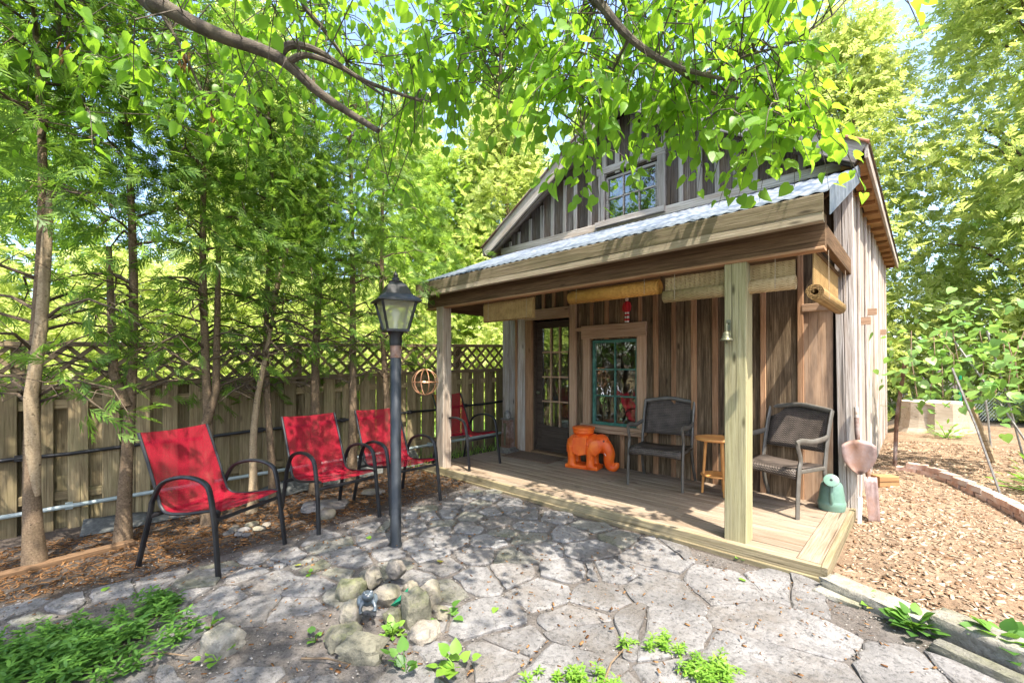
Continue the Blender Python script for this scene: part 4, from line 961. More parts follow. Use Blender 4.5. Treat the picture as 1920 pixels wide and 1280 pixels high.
# brick edging
be = thing('brick_edging', 'curved double course of old red bricks edging the mulch path', 'edging', (0, 0, 0))
bp_ = arc([(.12, 3.95, 0), (.53, 3.82, 0), (.89, 3.22, 0), (1.16, 2.50, 0), (1.35, 1.75, 0), (1.5, .9, 0)], 30); acc = 0; last = bp_[0]; course = []
for p in bp_[1:]:
    acc += (p - last).length
    if acc > .205: course.append((p, (p - last).normalized())); acc = 0
    last = p
bmh = MB().box((0, 0, 0), (.195, .095, .06)); bme = mesh('brick', bmh.v, bmh.f, M['brick'])
for lay in (0, 1):
    for i, (p, d) in enumerate(course):
        if lay and i > len(course) - 2: continue
        q = p + d * (.1 if lay else 0); T = Matrix.Translation((q.x, q.y, gz(q.x, q.y) + .02 + .062 * lay)) @ basis(d, V((rnd.uniform(-.05, .05), rnd.uniform(-.05, .05), 1))).to_4x4() @ Matrix.Rotation(rnd.uniform(-.06, .06), 4, 'Z')
        o = obj('brick', bme, be, T)
        if not o.data.users > 999: pass
# stump, stake
sx, sy = .62, 7.1; su = thing('tree_stump', 'wide pale cut tree stump standing past the end of the side wall', 'stump', (sx, sy, gz(sx, sy)))
prof = []; mbs = MB(); n = 28; v = []; f = []
for i, (z, k) in enumerate(((-.05, 1.16), (.06, 1.05), (.2, 1.0), (.50, .98))):
    for q in range(n):
        an = 2 * math.pi * q / n; r = .46 * k * (1 + .08 * math.sin(5 * an + 1) * (1.2 - z) + .04 * math.sin(11 * an)); v.append((r * math.cos(an), r * math.sin(an), z))
for i in range(3):
    for q in range(n): f.append([i * n + q, i * n + (q + 1) % n, (i + 1) * n + (q + 1) % n, (i + 1) * n + q])
obj('bark', mesh('bark', v, f, M['stump']), su)
MB().lathe([(.44, .47), (.44, .505), (.005, .508)], 28).build('cut_top', M['stump'], su)
stk = thing('metal_stake', 'tall rusty metal stake standing behind the brick edging', 'stake', (.21, 4.11, gz(.2, 4.1)))
MB().tube([(0, 0, -.1), (.02, .01, .6), (.10, .02, 1.36)], .022, 8).build('shaft', M['rust'], stk, True)

# ------------------------------------------------------------------ foliage shapes
LEAF_V = [(0, 0, 0), (.36, 0, -.02), (.72, 0, -.05), (1, 0, -.12), (-.09, .24, .03), (.08, .44, .05), (.36, .46, .04), (.68, .29, 0), (-.09, -.24, .03), (.08, -.44, .05), (.36, -.46, .04), (.68, -.29, 0)]
LEAF_F = [(0, 5, 4), (0, 1, 6), (0, 6, 5), (1, 2, 7), (1, 7, 6), (2, 3, 7), (0, 8, 9), (0, 10, 1), (0, 9, 10), (1, 11, 2), (1, 10, 11), (2, 11, 3)]
LEAF2_V = [(x * (1 - .10 * abs(y)), y * .86, z * 1.0 + .30 * abs(y) - .32 * x * x) for x, y, z in LEAF_V]
LAN_V = [(0, 0, 0), (.3, .13, .03), (.65, .12, .0), (1, 0, -.08), (.65, -.12, 0), (.3, -.13, .03)]
LAN_F = [(0, 1, 5), (1, 2, 4), (1, 4, 5), (2, 3, 4)]
def spray_shape(seed, n=11, wd=.055, wl=.42):
    r_ = random.Random(seed); v = []; f = []
    def dia(x, y, dx, dy, wd):
        k = len(v); nx, ny = -dy, dx; L = math.hypot(dx, dy); nx, ny = nx / L * wd, ny / L * wd; z = r_.uniform(-.03, .03)
        v.extend([(x, y, z), (x + dx * .45 + nx, y + dy * .45 + ny, z), (x + dx, y + dy, z - .04), (x + dx * .45 - nx, y + dy * .45 - ny, z)]); f.append((k, k + 1, k + 2, k + 3))
    dia(0, 0, 1.0, 0, .035)
    for i in range(n - 1):
        x = .12 + .78 * i / (n - 1); s = 1 if i % 2 else -1; L = wl * (1 - x * .65) * r_.uniform(.8, 1.2); an = s * r_.uniform(.5, .85)
        dia(x, 0, L * math.cos(an), L * math.sin(an), wd)
    return v, f
SPR_V, SPR_F = spray_shape(3)
CED_V, CED_F = spray_shape(8, 19, .021, .44)
CED2_V, CED2_F = spray_shape(5, 9, .07, .5)
rs = np.random.RandomState(11)
def unit(n):
    a = rs.normal(size=(n, 3)); return a / np.linalg.norm(a, axis=1)[:, None]

# ------------------------------------------------------------------ cedars along the fence
def cedar(x, y, h, rtrunk, label, lean=(0, 0), peeled=False, stub=None, second=None, crown_lo=2.5, ns=1150, cr=1.0):
    z0 = gz(x, y); t = thing('cedar_tree', label, 'tree', (x, y, z0), 0, 'cedar trees along the fence')
    nseg = 14; path = []
    for i in range(nseg + 1):
        u = i / nseg; path.append(V((lean[0] * u * h + .035 * math.sin(u * 9 + x * 5), lean[1] * u * h + .03 * math.cos(u * 7 + y * 3), -.05 + u * h)))
    rad = [.8 * rtrunk * (1.45 if i == 0 else (1.08 if i == 1 else 1 - .75 * i / nseg)) for i in range(nseg + 1)]
    tm = MB(); tm.tube(path, rad, 10)
    tr = tm.build('trunk', M['bark_p'] if peeled else M['bark_c'], t, True)
    if second: MB().tube([V(p) for p in second[0]], second[1], 10).build('stem', M['bark_p'] if second[2] else M['bark_c'], t, True)
    br = MB(); ends = []
    rr_ = random.Random(int(x * 1000))
    def at(z): 
        u = max(0, min(1, (z + .05) / h)) * nseg; i = min(int(u), nseg - 1); return path[i].lerp(path[i + 1], u - i)
    for i in range(26):
        z = rr_.uniform(1.25, h * .95) if i > 9 else rr_.uniform(1.2, 2.3); a = rr_.uniform(0, 6.28); L = rr_.uniform(.45, 1.15) * cr * (1.1 - .55 * z / h)
        p0 = at(z); pts_ = [p0 + V((math.cos(a) * L * q, math.sin(a) * L * q, .18 * L * math.sin(q * 3.0) - .10 * q * q)) + V((rr_.uniform(-.04, .04), rr_.uniform(-.04, .04), rr_.uniform(-.03, .03))) * (q > 0) for q in (0, .25, .5, .75, 1)]
        br.tube(pts_, [.014, .011, .009, .006, .003], 5); ends.append(pts_)
        for q in (1, 2, 3):
            b_ = rr_.uniform(0, 6.28); br.tube([pts_[q], pts_[q] + V((math.cos(b_) * .14, math.sin(b_) * .14, rr_.uniform(-.08, .1))), pts_[q] + V((math.cos(b_ + .3) * .3, math.sin(b_ + .3) * .3, rr_.uniform(-.2, .05)))], [.005, .004, .002], 4)
    br.build('branches', M['bark_d'], t, True)
    # crown: sprays gathered round clump centres
    nc = 46; cz = crown_lo + (h + .3 - crown_lo) * rs.beta(1.25, 1.3, nc); an = rs.uniform(0, 6.28, nc)
    rd = cr * (1.05 - .6 * (cz - crown_lo) / (h - crown_lo)) * np.sqrt(rs.uniform(.05, 1, nc))
    C = np.stack([rd * np.cos(an), rd * np.sin(an), cz], 1) + np.array([[lean[0] * q, lean[1] * q, 0] for q in cz])
    idx = rs.randint(0, nc, ns); T = C[idx] + rs.normal(size=(ns, 3)) * np.array([.20, .20, .17])
    low = int(ns * .09); pe = [ends[rs.randint(0, 10)][rs.randint(2, 5)] for _ in range(low)]
    T[:low] = np.array([[p.x, p.y, p.z] for p in pe]) + rs.normal(size=(low, 3)) * .07
    out = T.copy(); out[:, 2] = 0; X = out / (np.linalg.norm(out, axis=1)[:, None] + .01) + rs.normal(size=(ns, 3)) * .6; X[:, 2] -= .55
    A = frames(X, unit(ns) + np.array([0, 0, .5]), rs.uniform(.13, .27, ns))
    bulk('crown', CED_V, CED_F, A, T, M['cedar'], t)
    return t
cedar(-4.40, -3.56, 4.6, .07, 'forked cedar with a bare broken second stem beside the fence', (.0, .0), False, None, ([(.0, 0, .55), (.035, -.02, .9), (.08, -.03, 1.3), (.10, .02, 1.8), (.13, .05, 2.45), (.14, .07, 2.85)], [.02, .045, .042, .038, .032, .02], True), 2.4, 1300, 1.15)
cedar(-4.62, -3.03, 4.8, .065, 'straight cedar with scaly bark between a forked trunk and a red chair', (.0, .01), False, None, ([(0, 0, 1.2), (-.05, -.08, 1.5), (-.05, -.11, 2.6)], [.045, .036, .02], False), 2.5)
cedar(-4.62, -2.45, 4.9, .06, 'thin forked cedar rising behind the back of a red chair', (.01, .0), False, None, ([(0, 0, .95), (.05, .08, 1.3), (.06, .10, 2.7)], [.045, .035, .02], False), 2.5)
cedar(-4.66, -2.07, 2.72, .056, 'leaning pale peeled cedar trunk broken off at the top', (.04, .09), True, None, ([(.07, .2, 2.1), (.14, .27, 2.5), (.19, .33, 2.8)], [.03, .024, .014], True), 1.9, 130, .5)
cedar(-4.78, -1.80, 4.9, .05, 'slender crooked cedar beside the peeled leaning trunk', (.0, -.01), False, None, None, 2.5)
cedar(-4.78, -1.30, 5.0, .075, 'thick cedar standing right behind the middle red chair', (.0, .0), False, None, None, 2.5)
cedar(-4.78, -.86, 5.0, .07, 'cedar trunk rising between two red chairs', (.0, .0), False, None, None, 2.5)
cedar(-4.74, -.40, 4.8, .062, 'cedar trunk standing close behind the lamp post lantern', (-.01, -.01), False, None, None, 2.3)

# ------------------------------------------------------------------ the linden overhead
ld = thing('linden_tree', 'large linden tree with heart shaped leaves overhanging the patio', 'tree', (-1.2, -5.9, gz(-1.2, -5.9)))
LT = V(ld.location)
def Q(px, py, d): return P(px, py, d) - LT
crotch = V((.0, .0, 3.2))
tm = MB(); tm.tube([(0, 0, -.1), (.02, .0, .3), (.0, .02, 1.5), (-.03, .0, 2.6), (.0, .05, 3.4), (.1, .2, 4.6), (.2, .3, 6.4)], [.34, .25, .21, .19, .17, .12, .05], 14); tm.build('trunk', M['bark_l'], ld, True)
BR = []
def limb(pts_, r0, r1, n=8):
    c = arc(pts_, 6); k = len(c); MB().tube(c, [r0 + (r1 - r0) * i / (k - 1) for i in range(k)], n).build('limb', M['bark_l'], ld, True); BR.append(c); return c
limb([crotch, V((-1.0, 1.1, 4.4)), Q(215, -60, 2.5), Q(300, 8, 2.5), Q(400, 62, 2.55), Q(520, 108, 2.6), Q(600, 175, 2.65), Q(660, 215, 2.7), Q(710, 246, 2.7)], .060, .016, 12)
limb([Q(520, 108, 2.6), Q(545, 85, 2.6), Q(600, 98, 2.65), Q(680, 150, 2.75), Q(790, 190, 2.9)], .028, .008)
limb([Q(540, 118, 2.6), Q(575, 104, 2.6), Q(640, 128, 2.7), Q(720, 180, 2.8)], .022, .006)
limb([crotch, V((.3, 1.2, 4.2)), Q(1050, -90, 2.2), Q(1120, 0, 2.15), Q(1180, 70, 2.15), Q(1250, 118, 2.15), Q(1320, 140, 2.15), Q(1365, 150, 2.1)], .034, .006)
limb([Q(1320, 140, 2.15), Q(1400, 105, 2.3), Q(1480, 80, 2.4), Q(1560, 30, 2.4)], .009, .004, 6)
limb([Q(1250, 118, 2.15), Q(1320, 165, 2.35), Q(1400, 200, 2.45), Q(1480, 235, 2.45)], .009, .003, 6)
limb([Q(1180, 70, 2.15), Q(1150, 130, 2.3), Q(1120, 180, 2.3), Q(1090, 240, 2.25)], .008, .003, 6)
limb([Q(1120, 0, 2.15), Q(1200, -20, 2.5), Q(1300, 10, 2.6), Q(1400, -30, 2.6)], .010, .004, 6)
limb([crotch, V((.2, 1.3, 4.3)), Q(930, -160, 2.9), Q(945, 0, 3.0), Q(940, 90, 3.0), Q(935, 185, 3.0)], .05, .006)
limb([Q(560, -80, 3.2), Q(565, 0, 3.2), Q(610, 60, 3.25), Q(650, 115, 3.3)], .022, .012)
limb([Q(300, 20, 3.1), Q(345, 100, 3.2), Q(385, 190, 3.3), Q(405, 260, 3.3)], .016, .004)
limb([crotch, V((-1.6, .5, 4.2)), V((-2.6, 1.2, 4.0)), Q(60, -60, 3.2), Q(110, 60, 3.4), Q(130, 170, 3.5)], .06, .006)
limb([crotch, V((1.0, .8, 4.4)), V((1.9, 1.7, 4.6)), V((2.5, 2.5, 4.5))], .08, .01)
limb([V((.1, .2, 4.5)), V((.6, 1.5, 5.4)), V((.7, 3.0, 5.6)), V((.3, 4.2, 5.3))], .08, .01)
limb([V((.1, .2, 4.6)), V((-1.2, 1.6, 5.6)), V((-1.9, 3.2, 5.8)), V((-2.3, 4.4, 5.4))], .07, .01)
limb([V((.15, .25, 5.2)), V((1.4, 1.0, 5.9)), V((2.3, 1.8, 5.8))], .05, .01)
nodes = np.array([[p.x, p.y, p.z] for c in BR for p in c[3:]])
# leafy twigs: (image column range, row range, distance range, count)
tw = []
def region(x0, x1, y0, y1, d0, d1, n):
    for _ in range(n): tw.append(Q(rnd.uniform(x0, x1), rnd.uniform(y0, y1), rnd.uniform(d0, d1)))
region(-60, 620, -90, 130, 2.8, 4.8, 125); region(560, 1000, -90, 90, 2.8, 4.4, 85); region(960, 1420, -120, 90, 2.2, 3.0, 70); region(1380, 1600, -110, -10, 1.7, 2.3, 14)
region(640, 830, 110, 220, 3.0, 3.8, 22); region(830, 1040, 60, 200, 2.7, 3.5, 32); region(1040, 1300, 80, 185, 2.1, 2.7, 42); region(1270, 1510, 80, 245, 2.1, 2.6, 56); region(1060, 1110, 240, 265, 2.1, 2.3, 4); region(1430, 1480, 200, 240, 1.9, 2.1, 3)
region(660, 740, 270, 370, 3.2, 3.5, 4); region(330, 520, 120, 240, 2.9, 3.8, 16); region(0, 300, 90, 220, 3.2, 4.4, 28)
for _ in range(520):                                          # crown above the frame
    c = BR[rnd.choice([0, 3, 8, 11, 12, 13, 14, 15])]; p = c[rnd.randrange(4, len(c))]; q = p + V((rnd.gauss(0, .5), rnd.gauss(0, .5), rnd.gauss(.25, .35)))
    if q.z + LT.z < 2.9: continue
    w_ = q + LT; gx_ = w_.x - .5 * w_.z; gy_ = w_.y + .2 * w_.z
    if gx_ > -1.15 and rnd.random() < .8: continue  # thinned where its shade would fall on the right of the patio
    tw.append(q)
for cx_, cy_, n_ in ((-.7, -4.2, 75), (-.35, -3.0, 50), (.1, -2.4, 22)):  # extra twigs out of view, added so their shade falls on the left patio
    for _ in range(n_): tw.append(V((rnd.gauss(cx_, .5), rnd.gauss(cy_, .45), rnd.uniform(4.0, 5.6))) - LT)
LX = []; LTp = []; LN = []; LS = []; twm = MB()
for q in tw:
    dd = nodes - np.array(q); k = int(np.argmin((dd ** 2).sum(1) + np.maximum(0, -dd[:, 2]) * .6)); nd = V(nodes[k])
    mid = (nd + q) / 2 + V((rnd.uniform(-.08, .08), rnd.uniform(-.08, .08), .10))
    if (nd - q).length < 1.7: twm.tube([nd, mid, q], [.0042, .0035, .003], 4, cap=False)
    a = rnd.uniform(0, 6.28); hd = V((math.cos(a), math.sin(a), 0)); L = rnd.uniform(.3, .6); pts_ = [q]; nl = rnd.randint(8, 13)
    for i in range(1, 6):
        u = i / 5; pts_.append(q + hd * (L * u * (1 - .35 * u)) + V((0, 0, -L * .75 * u * u + .03 * u)))
    twm.tube(pts_, [.0032, .003, .0026, .0022, .0018, .0012], 4, cap=False)
    side = V((-hd.y, hd.x, 0))
    for i in range(nl):
        u = (i + .5) / nl * 5; k = min(int(u), 4); p = pts_[k].lerp(pts_[k + 1], u - k); s = 1 if i % 2 else -1
        dr_ = (side * s * rnd.uniform(.5, 1) + hd * rnd.uniform(.1, .7) + V((0, 0, rnd.uniform(-1.1, -.25)))).normalized()
        pb = p + dr_ * .03; LX.append(dr_); LTp.append(pb); LS.append(rnd.choice((rnd.uniform(.035, .06), rnd.uniform(.055, .09), rnd.uniform(.055, .09))))
        LN.append(V((rnd.gauss(0, .55), rnd.gauss(0, .55), 1)) + hd * .3)
twm.build('twigs', M['bark_l'], ld)
LX = np.array(LX); LTp = np.array(LTp); LN = np.array(LN); LS = np.array(LS)
A = frames(LX, LN, LS); W = LTp + np.array(LT) - np.array(CAM)
dep = W @ np.array(FW); pxs = 960 + FPX * (W @ np.array(RT)) / np.maximum(dep, .01); pys = CYP - FPX * W[:, 2] / np.maximum(dep, .01)
ok = (dep > .95) | (LTp[:, 2] + LT.z > 3.0); 
for c_ in BR[:4]:
    for p_ in c_[8:]:
        r_ = p_ + LT - CAM; dz_ = r_.dot(FW); u_ = 960 + FPX * r_.dot(RT) / dz_; v_ = CYP - FPX * r_.z / dz_
        ok &= ~((np.abs(pxs - u_) < 34) & (np.abs(pys - 25 - v_) < 40) & (dep < dz_ + .05))
vis = (dep > .9) & (pxs > 0) & (pxs < 1920) & (pys > 0) & (pys < 1280)
score = np.where(vis & ok, LS / np.maximum(dep, .1), -1); order = np.argsort(-score); big = order[:300]; big = big[score[big] > 0]
mask = ok.copy(); mask[big] = False; sel = np.where(mask)[0]
half = sel[::2]; half2 = sel[1::2]
o = bulk('crown', LEAF_V, LEAF_F, A[half], LTp[half], M['linden'], ld); tag(o, kind='stuff')
o = bulk('crown', LEAF2_V, LEAF_F, A[half2], LTp[half2], M['linden2'], ld); tag(o, kind='stuff')
lme = mesh('leaf', LEAF_V, LEAF_F, M['linden']); lme2 = mesh('leaf', LEAF2_V, LEAF_F, M['linden'])
for i in big:
    T = Matrix(A[i].tolist()).to_4x4(); T.translation = V(LTp[i]); obj('leaf', lme if i % 3 else lme2, ld, T)
# hanging seed clusters
for (px, py, d) in ((122, 92, 3.0), (345, 110, 3.2), (405, 215, 3.3)):
    q = Q(px, py, d); mb = MB()
    for _ in range(14):
        e = q + V((rnd.uniform(-.03, .03), rnd.uniform(-.03, .03), rnd.uniform(-.09, .05))); mb.tube([e, e + V((rnd.uniform(-.02, .02), rnd.uniform(-.02, .02), -.05))], [.008, .002], 4)
    mb.build('dry_seed_cluster', M['litter'], ld)

# ------------------------------------------------------------------ trees beyond
def far_tree_mesh(seed, h, r, ns, m, size, lo=.08, shape=1.0):
    st_ = np.random.RandomState(seed); nc = 150; u = st_.uniform(lo, 1, nc); an = st_.uniform(0, 6.28, nc)
    prof = r * np.power(np.clip(1.02 - u, 0, 1), .55 * shape) * np.minimum(1, (u - lo + .12) * 4); rd = prof * np.sqrt(st_.uniform(.25, 1, nc))
    C = np.stack([rd * np.cos(an), rd * np.sin(an), u * h], 1); idx = st_.randint(0, nc, ns)
    T = C[idx] + st_.normal(size=(ns, 3)) * np.array([.13 * r, .13 * r, .045 * h]); T[:, 2] = np.maximum(T[:, 2], .15)
    o_ = T.copy(); o_[:, 2] = 0; X = o_ / (np.linalg.norm(o_, axis=1)[:, None] + .1) + st_.normal(size=(ns, 3)) * .6; X[:, 2] -= .25
    nn = st_.normal(size=(ns, 3)); nn[:, 2] += .9
    A_ = frames(X, nn, st_.uniform(size * .6, size * 1.3, ns)); return A_, T
def far_trunk(h, r, seed):
    rr_ = random.Random(seed); mb = MB(); path = [V((.15 * math.sin(q * 3 + seed), .15 * math.cos(q * 2 + seed), -.2 + h * q)) for q in (0, .15, .3, .5, .7, .95)]
    mb.tube(path, [r * 1.3, r, r * .85, r * .6, r * .4, r * .1], 10)
    for _ in range(26):
        z = rr_.uniform(.12, .9); a = rr_.uniform(0, 6.28); L = h * .17 * (1.1 - z); p = V((0, 0, z * h)); mb.tube([p, p + V((math.cos(a) * L * .5, math.sin(a) * L * .5, .06 * h)), p + V((math.cos(a) * L, math.sin(a) * L, .08 * h))], [r * .3 * (1.1 - z), r * .16, .01], 5)
    return mb
KINDS = {}
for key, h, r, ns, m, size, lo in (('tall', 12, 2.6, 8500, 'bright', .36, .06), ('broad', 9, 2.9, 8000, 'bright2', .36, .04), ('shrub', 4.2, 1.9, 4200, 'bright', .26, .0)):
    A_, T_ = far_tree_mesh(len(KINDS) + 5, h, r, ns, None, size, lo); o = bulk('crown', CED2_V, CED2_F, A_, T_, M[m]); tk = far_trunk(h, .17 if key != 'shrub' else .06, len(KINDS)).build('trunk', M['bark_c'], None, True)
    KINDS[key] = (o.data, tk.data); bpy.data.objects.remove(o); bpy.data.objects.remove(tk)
def far(key, x, y, s, rz, label, group):
    t = thing('far_tree' if key != 'shrub' else 'shrub', label, 'tree' if key != 'shrub' else 'shrub', (x, y, gz(x, y) - .03), rz, group)
    t.scale = (s, s, s); obj('trunk', KINDS[key][1], t); obj('crown', KINDS[key][0], t)
gR, gL, gB = 'sunlit trees right of the shed', 'trees beyond the fence', 'trees behind the shed'
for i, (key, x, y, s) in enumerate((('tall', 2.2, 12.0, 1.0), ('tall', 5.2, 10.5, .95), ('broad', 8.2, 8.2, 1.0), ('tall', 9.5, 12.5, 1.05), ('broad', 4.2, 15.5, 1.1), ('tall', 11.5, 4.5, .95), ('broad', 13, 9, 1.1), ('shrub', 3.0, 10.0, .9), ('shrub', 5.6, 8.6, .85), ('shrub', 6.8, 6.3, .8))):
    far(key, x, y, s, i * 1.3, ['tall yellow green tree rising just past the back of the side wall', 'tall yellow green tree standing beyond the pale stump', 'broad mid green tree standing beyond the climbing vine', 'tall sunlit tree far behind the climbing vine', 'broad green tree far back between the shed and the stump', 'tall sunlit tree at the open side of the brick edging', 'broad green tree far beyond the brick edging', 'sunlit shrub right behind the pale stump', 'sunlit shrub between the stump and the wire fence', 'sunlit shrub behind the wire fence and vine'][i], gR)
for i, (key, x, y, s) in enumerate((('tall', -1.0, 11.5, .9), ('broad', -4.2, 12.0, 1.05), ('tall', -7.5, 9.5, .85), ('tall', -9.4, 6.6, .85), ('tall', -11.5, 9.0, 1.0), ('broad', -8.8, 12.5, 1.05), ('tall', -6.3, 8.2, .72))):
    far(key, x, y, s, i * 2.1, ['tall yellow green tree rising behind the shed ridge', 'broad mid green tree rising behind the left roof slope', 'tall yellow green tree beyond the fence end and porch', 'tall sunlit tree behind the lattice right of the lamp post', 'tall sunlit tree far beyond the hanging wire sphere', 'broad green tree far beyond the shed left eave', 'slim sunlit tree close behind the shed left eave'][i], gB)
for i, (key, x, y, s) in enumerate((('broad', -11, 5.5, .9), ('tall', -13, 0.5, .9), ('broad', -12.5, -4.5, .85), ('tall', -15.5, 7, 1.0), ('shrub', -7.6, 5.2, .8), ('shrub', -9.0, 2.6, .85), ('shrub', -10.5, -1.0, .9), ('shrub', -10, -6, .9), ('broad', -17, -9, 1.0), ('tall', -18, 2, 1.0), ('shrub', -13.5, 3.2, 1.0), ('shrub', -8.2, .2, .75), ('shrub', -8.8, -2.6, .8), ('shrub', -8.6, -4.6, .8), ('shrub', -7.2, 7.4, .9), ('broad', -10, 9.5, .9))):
    far(key, x, y, s, i * .9, {'broad': 'broad mid green tree standing beyond the lattice fence', 'tall': 'tall sunlit tree standing beyond the lattice fence', 'shrub': 'sunlit yellow green shrub growing beyond the lattice fence'}[key], gL)

# ------------------------------------------------------------------ vine on its pole frame, right of the path
vt = thing('climbing_vine', 'broad leaved climbing vine sprawling over leaning poles beyond the bricks', 'vine', (1.9, 4.6, gz(1.9, 4.6))); VT = V(vt.location)
for a, b in ((G(1875, 925, .12), P(1785, 690, 4.9)), (G(1925, 880, .2), P(1850, 620, 5.4)), (P(1990, 925, 4.6), P(1790, 640, 5.4)), (G(1860, 860, .2), P(1840, 700, 6))):
    MB().tube([V(a) - VT, (V(a) + V(b)) / 2 - VT + V((.01, 0, .01)), V(b) - VT], .011, 7).build('pole', M['pewter'], vt, True)
MB().tube([P(1870, 880, 5.6) - VT, P(1815, 745, 5.6) - VT], .03, 7).build('stem', M['bark_p'], vt, True)
n = 430; c = [(1735, 660, 5.4), (1790, 640, 5.4), (1850, 650, 5.3), (1900, 660, 5.2), (1770, 720, 5.3), (1720, 720, 5.6), (1850, 720, 5.0), (1800, 600, 5.6), (1905, 730, 4.9), (1960, 680, 5.0)]
T = np.array([list(P(*c[rs.randint(len(c))]) - VT) for _ in range(n)]) + rs.normal(size=(n, 3)) * .22
X = unit(n); X[:, 2] -= .4; A_ = frames(X, unit(n) * .6 + np.array([0, 0, 1.0]), rs.uniform(.06, .125, n)); bulk('foliage', LEAF_V, LEAF_F, A_, T, M['vine'], vt)
mb = MB()
for k in range(9):
    p = P(1720 + k * 24, 745, 5.3) - VT; q = P(1700 + k * 26 + rnd.uniform(-30, 30), 620, 5.5) - VT; mb.tube([p, (p + q) / 2 + V((rnd.uniform(-.1, .1), 0, .1)), q], .006, 5)
mb.build('tendrils', M['bark_c'], vt)
gs = G(1800, 800, .25); o = thing('green_stake', 'green garden stake holding wire mesh behind the vine', 'stake', (gs.x, gs.y, gz(gs.x, gs.y))); MB().tube([(0, 0, -.1), (0, 0, .95)], .025, 6).build('shaft', M['emerald'], o)
cl = thing('wire_fence', 'low chain link wire fence stretched behind the climbing vine', 'fence', (gs.x, gs.y, gz(gs.x, gs.y))); mb = MB()
for k in range(26):
    for s in (1, -1):
        a = RT * (k * .07 + (0 if s > 0 else .55)) + V((0, 0, .05)); b = RT * (k * .07 + (.55 if s > 0 else 0)) + V((0, 0, .6)); mb.tube([a, b], .003, 4, cap=False)
mb.build('wire_mesh', M['pipe'], cl)

# ------------------------------------------------------------------ small plants, litter, chips, grass
def weed(name, label, loc, n, size, spread, m, group=None, lift=.5, shape=(LEAF_V, LEAF_F), cat='plant'):
    t = thing(name, label, cat, loc, 0, group); a = rs.uniform(0, 6.28, n); el_ = rs.uniform(.15, lift + .5, n)
    X = np.stack([np.cos(a) * np.cos(el_), np.sin(a) * np.cos(el_), np.sin(el_)], 1); T = X * np.array([1, 1, .9]) * rs.uniform(.2, 1, n)[:, None] * spread
    A_ = frames(X * np.array([1, 1, .5]), np.array([0, 0, 1.0]) + rs.normal(size=(n, 3)) * .25, rs.uniform(.7, 1.2, n) * size); bulk('leaves', shape[0], shape[1], A_, T, M[m], t)
    mb = MB()
    for i in range(0, n, 2): mb.tube([(0, 0, -.01), tuple(T[i] * .5 + np.array([0, 0, .01])), tuple(T[i])], .0025, 4, cap=False)
    mb.build('stems', M[m], t)
WD = [(835, 1160, 9, .05, .09, 'weed', 'broad leaved weed growing right of the rock pile'), (735, 1195, 26, .035, .07, 'weed2', 'bright lime rosette growing in front of the rock pile'), (760, 1262, 11, .055, .12, 'weed', 'tall leafy weed sprouting before the rock pile'),
      (855, 1262, 14, .06, .11, 'weed2', 'light green toothed weed between grit and flagstones'), (590, 1205, 8, .035, .07, 'weed', 'small weed at the edge of the green stained rock'), (408, 1240, 7, .04, .08, 'weed2', 'seedling sprouting below the angular boulder'),
      (395, 1180, 7, .04, .06, 'weed', 'little weed tucked behind the angular boulder'), (583, 1083, 6, .025, .03, 'weed2', 'tiny seedling in a joint behind the rock pile'), (1642, 1142, 26, .04, .08, 'weed2', 'yellow green weed below the white edging slab'),
      (1715, 1190, 46, .065, .11, 'weed', 'leafy rosette weed wedged against the thick edging slab'), (1885, 1240, 60, .07, .13, 'weed', 'lush weed clump beside the mossy edging slab'), (1385, 1048, 6, .03, .03, 'weed2', 'tiny seedling at the foot of the deck edge')]
for px, py, n, s, sp_, m, lab in WD: weed('weed', lab, gp_(px, py, .012), n, s, sp_, m, 'weeds in the patio', .7)
weed('leafy_clump', 'bright green leafy clump growing inside the brick edging', (1.42, 3.5, gz(1.4, 3.5)), 170, .12, .42, 'weed2', None, .9, (LAN_V, LAN_F))
weed('leafy_clump', 'small yellow green clump growing in front of the stump', (.75, 6.3, gz(.7, 6.3)), 70, .10, .28, 'weed2', None, .8, (LAN_V, LAN_F))
def cover(name, label, centers, per, m, leafL=.05, hs_=1.0):
    X = []; T = []; S = []
    for (x, y, sx_, sy_, n) in centers:
        for _ in range(n):
            px, py = rnd.gauss(0, 1) * sx_, rnd.gauss(0, 1) * sy_; p = V((x, y, 0)) + RT * px + FW * py; z = gz(p.x, p.y); h = rnd.uniform(.04, .13) * hs_
            for lv in (.45, .75, 1):
                k = 6; a0 = rnd.uniform(0, 6)
                for i in range(k):
                    a = a0 + i * 6.283 / k; X.append((math.cos(a), math.sin(a), rnd.uniform(-.1, .45))); T.append((p.x + rnd.uniform(-.01, .01), p.y + rnd.uniform(-.01, .01), z + h * lv)); S.append(leafL * rnd.uniform(.7, 1.15) * (1.2 - .25 * lv))
    X = np.array(X); A_ = frames(X, np.array([[0, 0, 1.0]]) + rs.normal(size=(len(X), 3)) * .25, np.array(S)); o = bulk(name, LAN_V, LAN_F, A_, np.array(T), M[m]); tag(o, label, 'plants', None, 'stuff')
g1 = G(170, 1215); g2 = G(300, 1150); g3 = G(80, 1270); cover('ground_cover', 'patch of whorled green ground cover at the patio edge', [(g1.x, g1.y, .20, .09, 120), (g2.x, g2.y, .06, .05, 30), (g3.x, g3.y, .2, .08, 110)], 6, 'weed')
g4 = G(1090, 1290); g5 = G(1330, 1275); g6 = G(1215, 1225); cover('ground_cover', 'bright lime whorled ground cover around a dirt patch in the patio', [(g4.x, g4.y, .09, .03, 26), (g5.x, g5.y, .07, .04, 34), (g6.x, g6.y, .08, .02, 16), (G(1200, 1330).x, G(1200, 1330).y, .14, .03, 40)], 6, 'weed2', .034, .6)
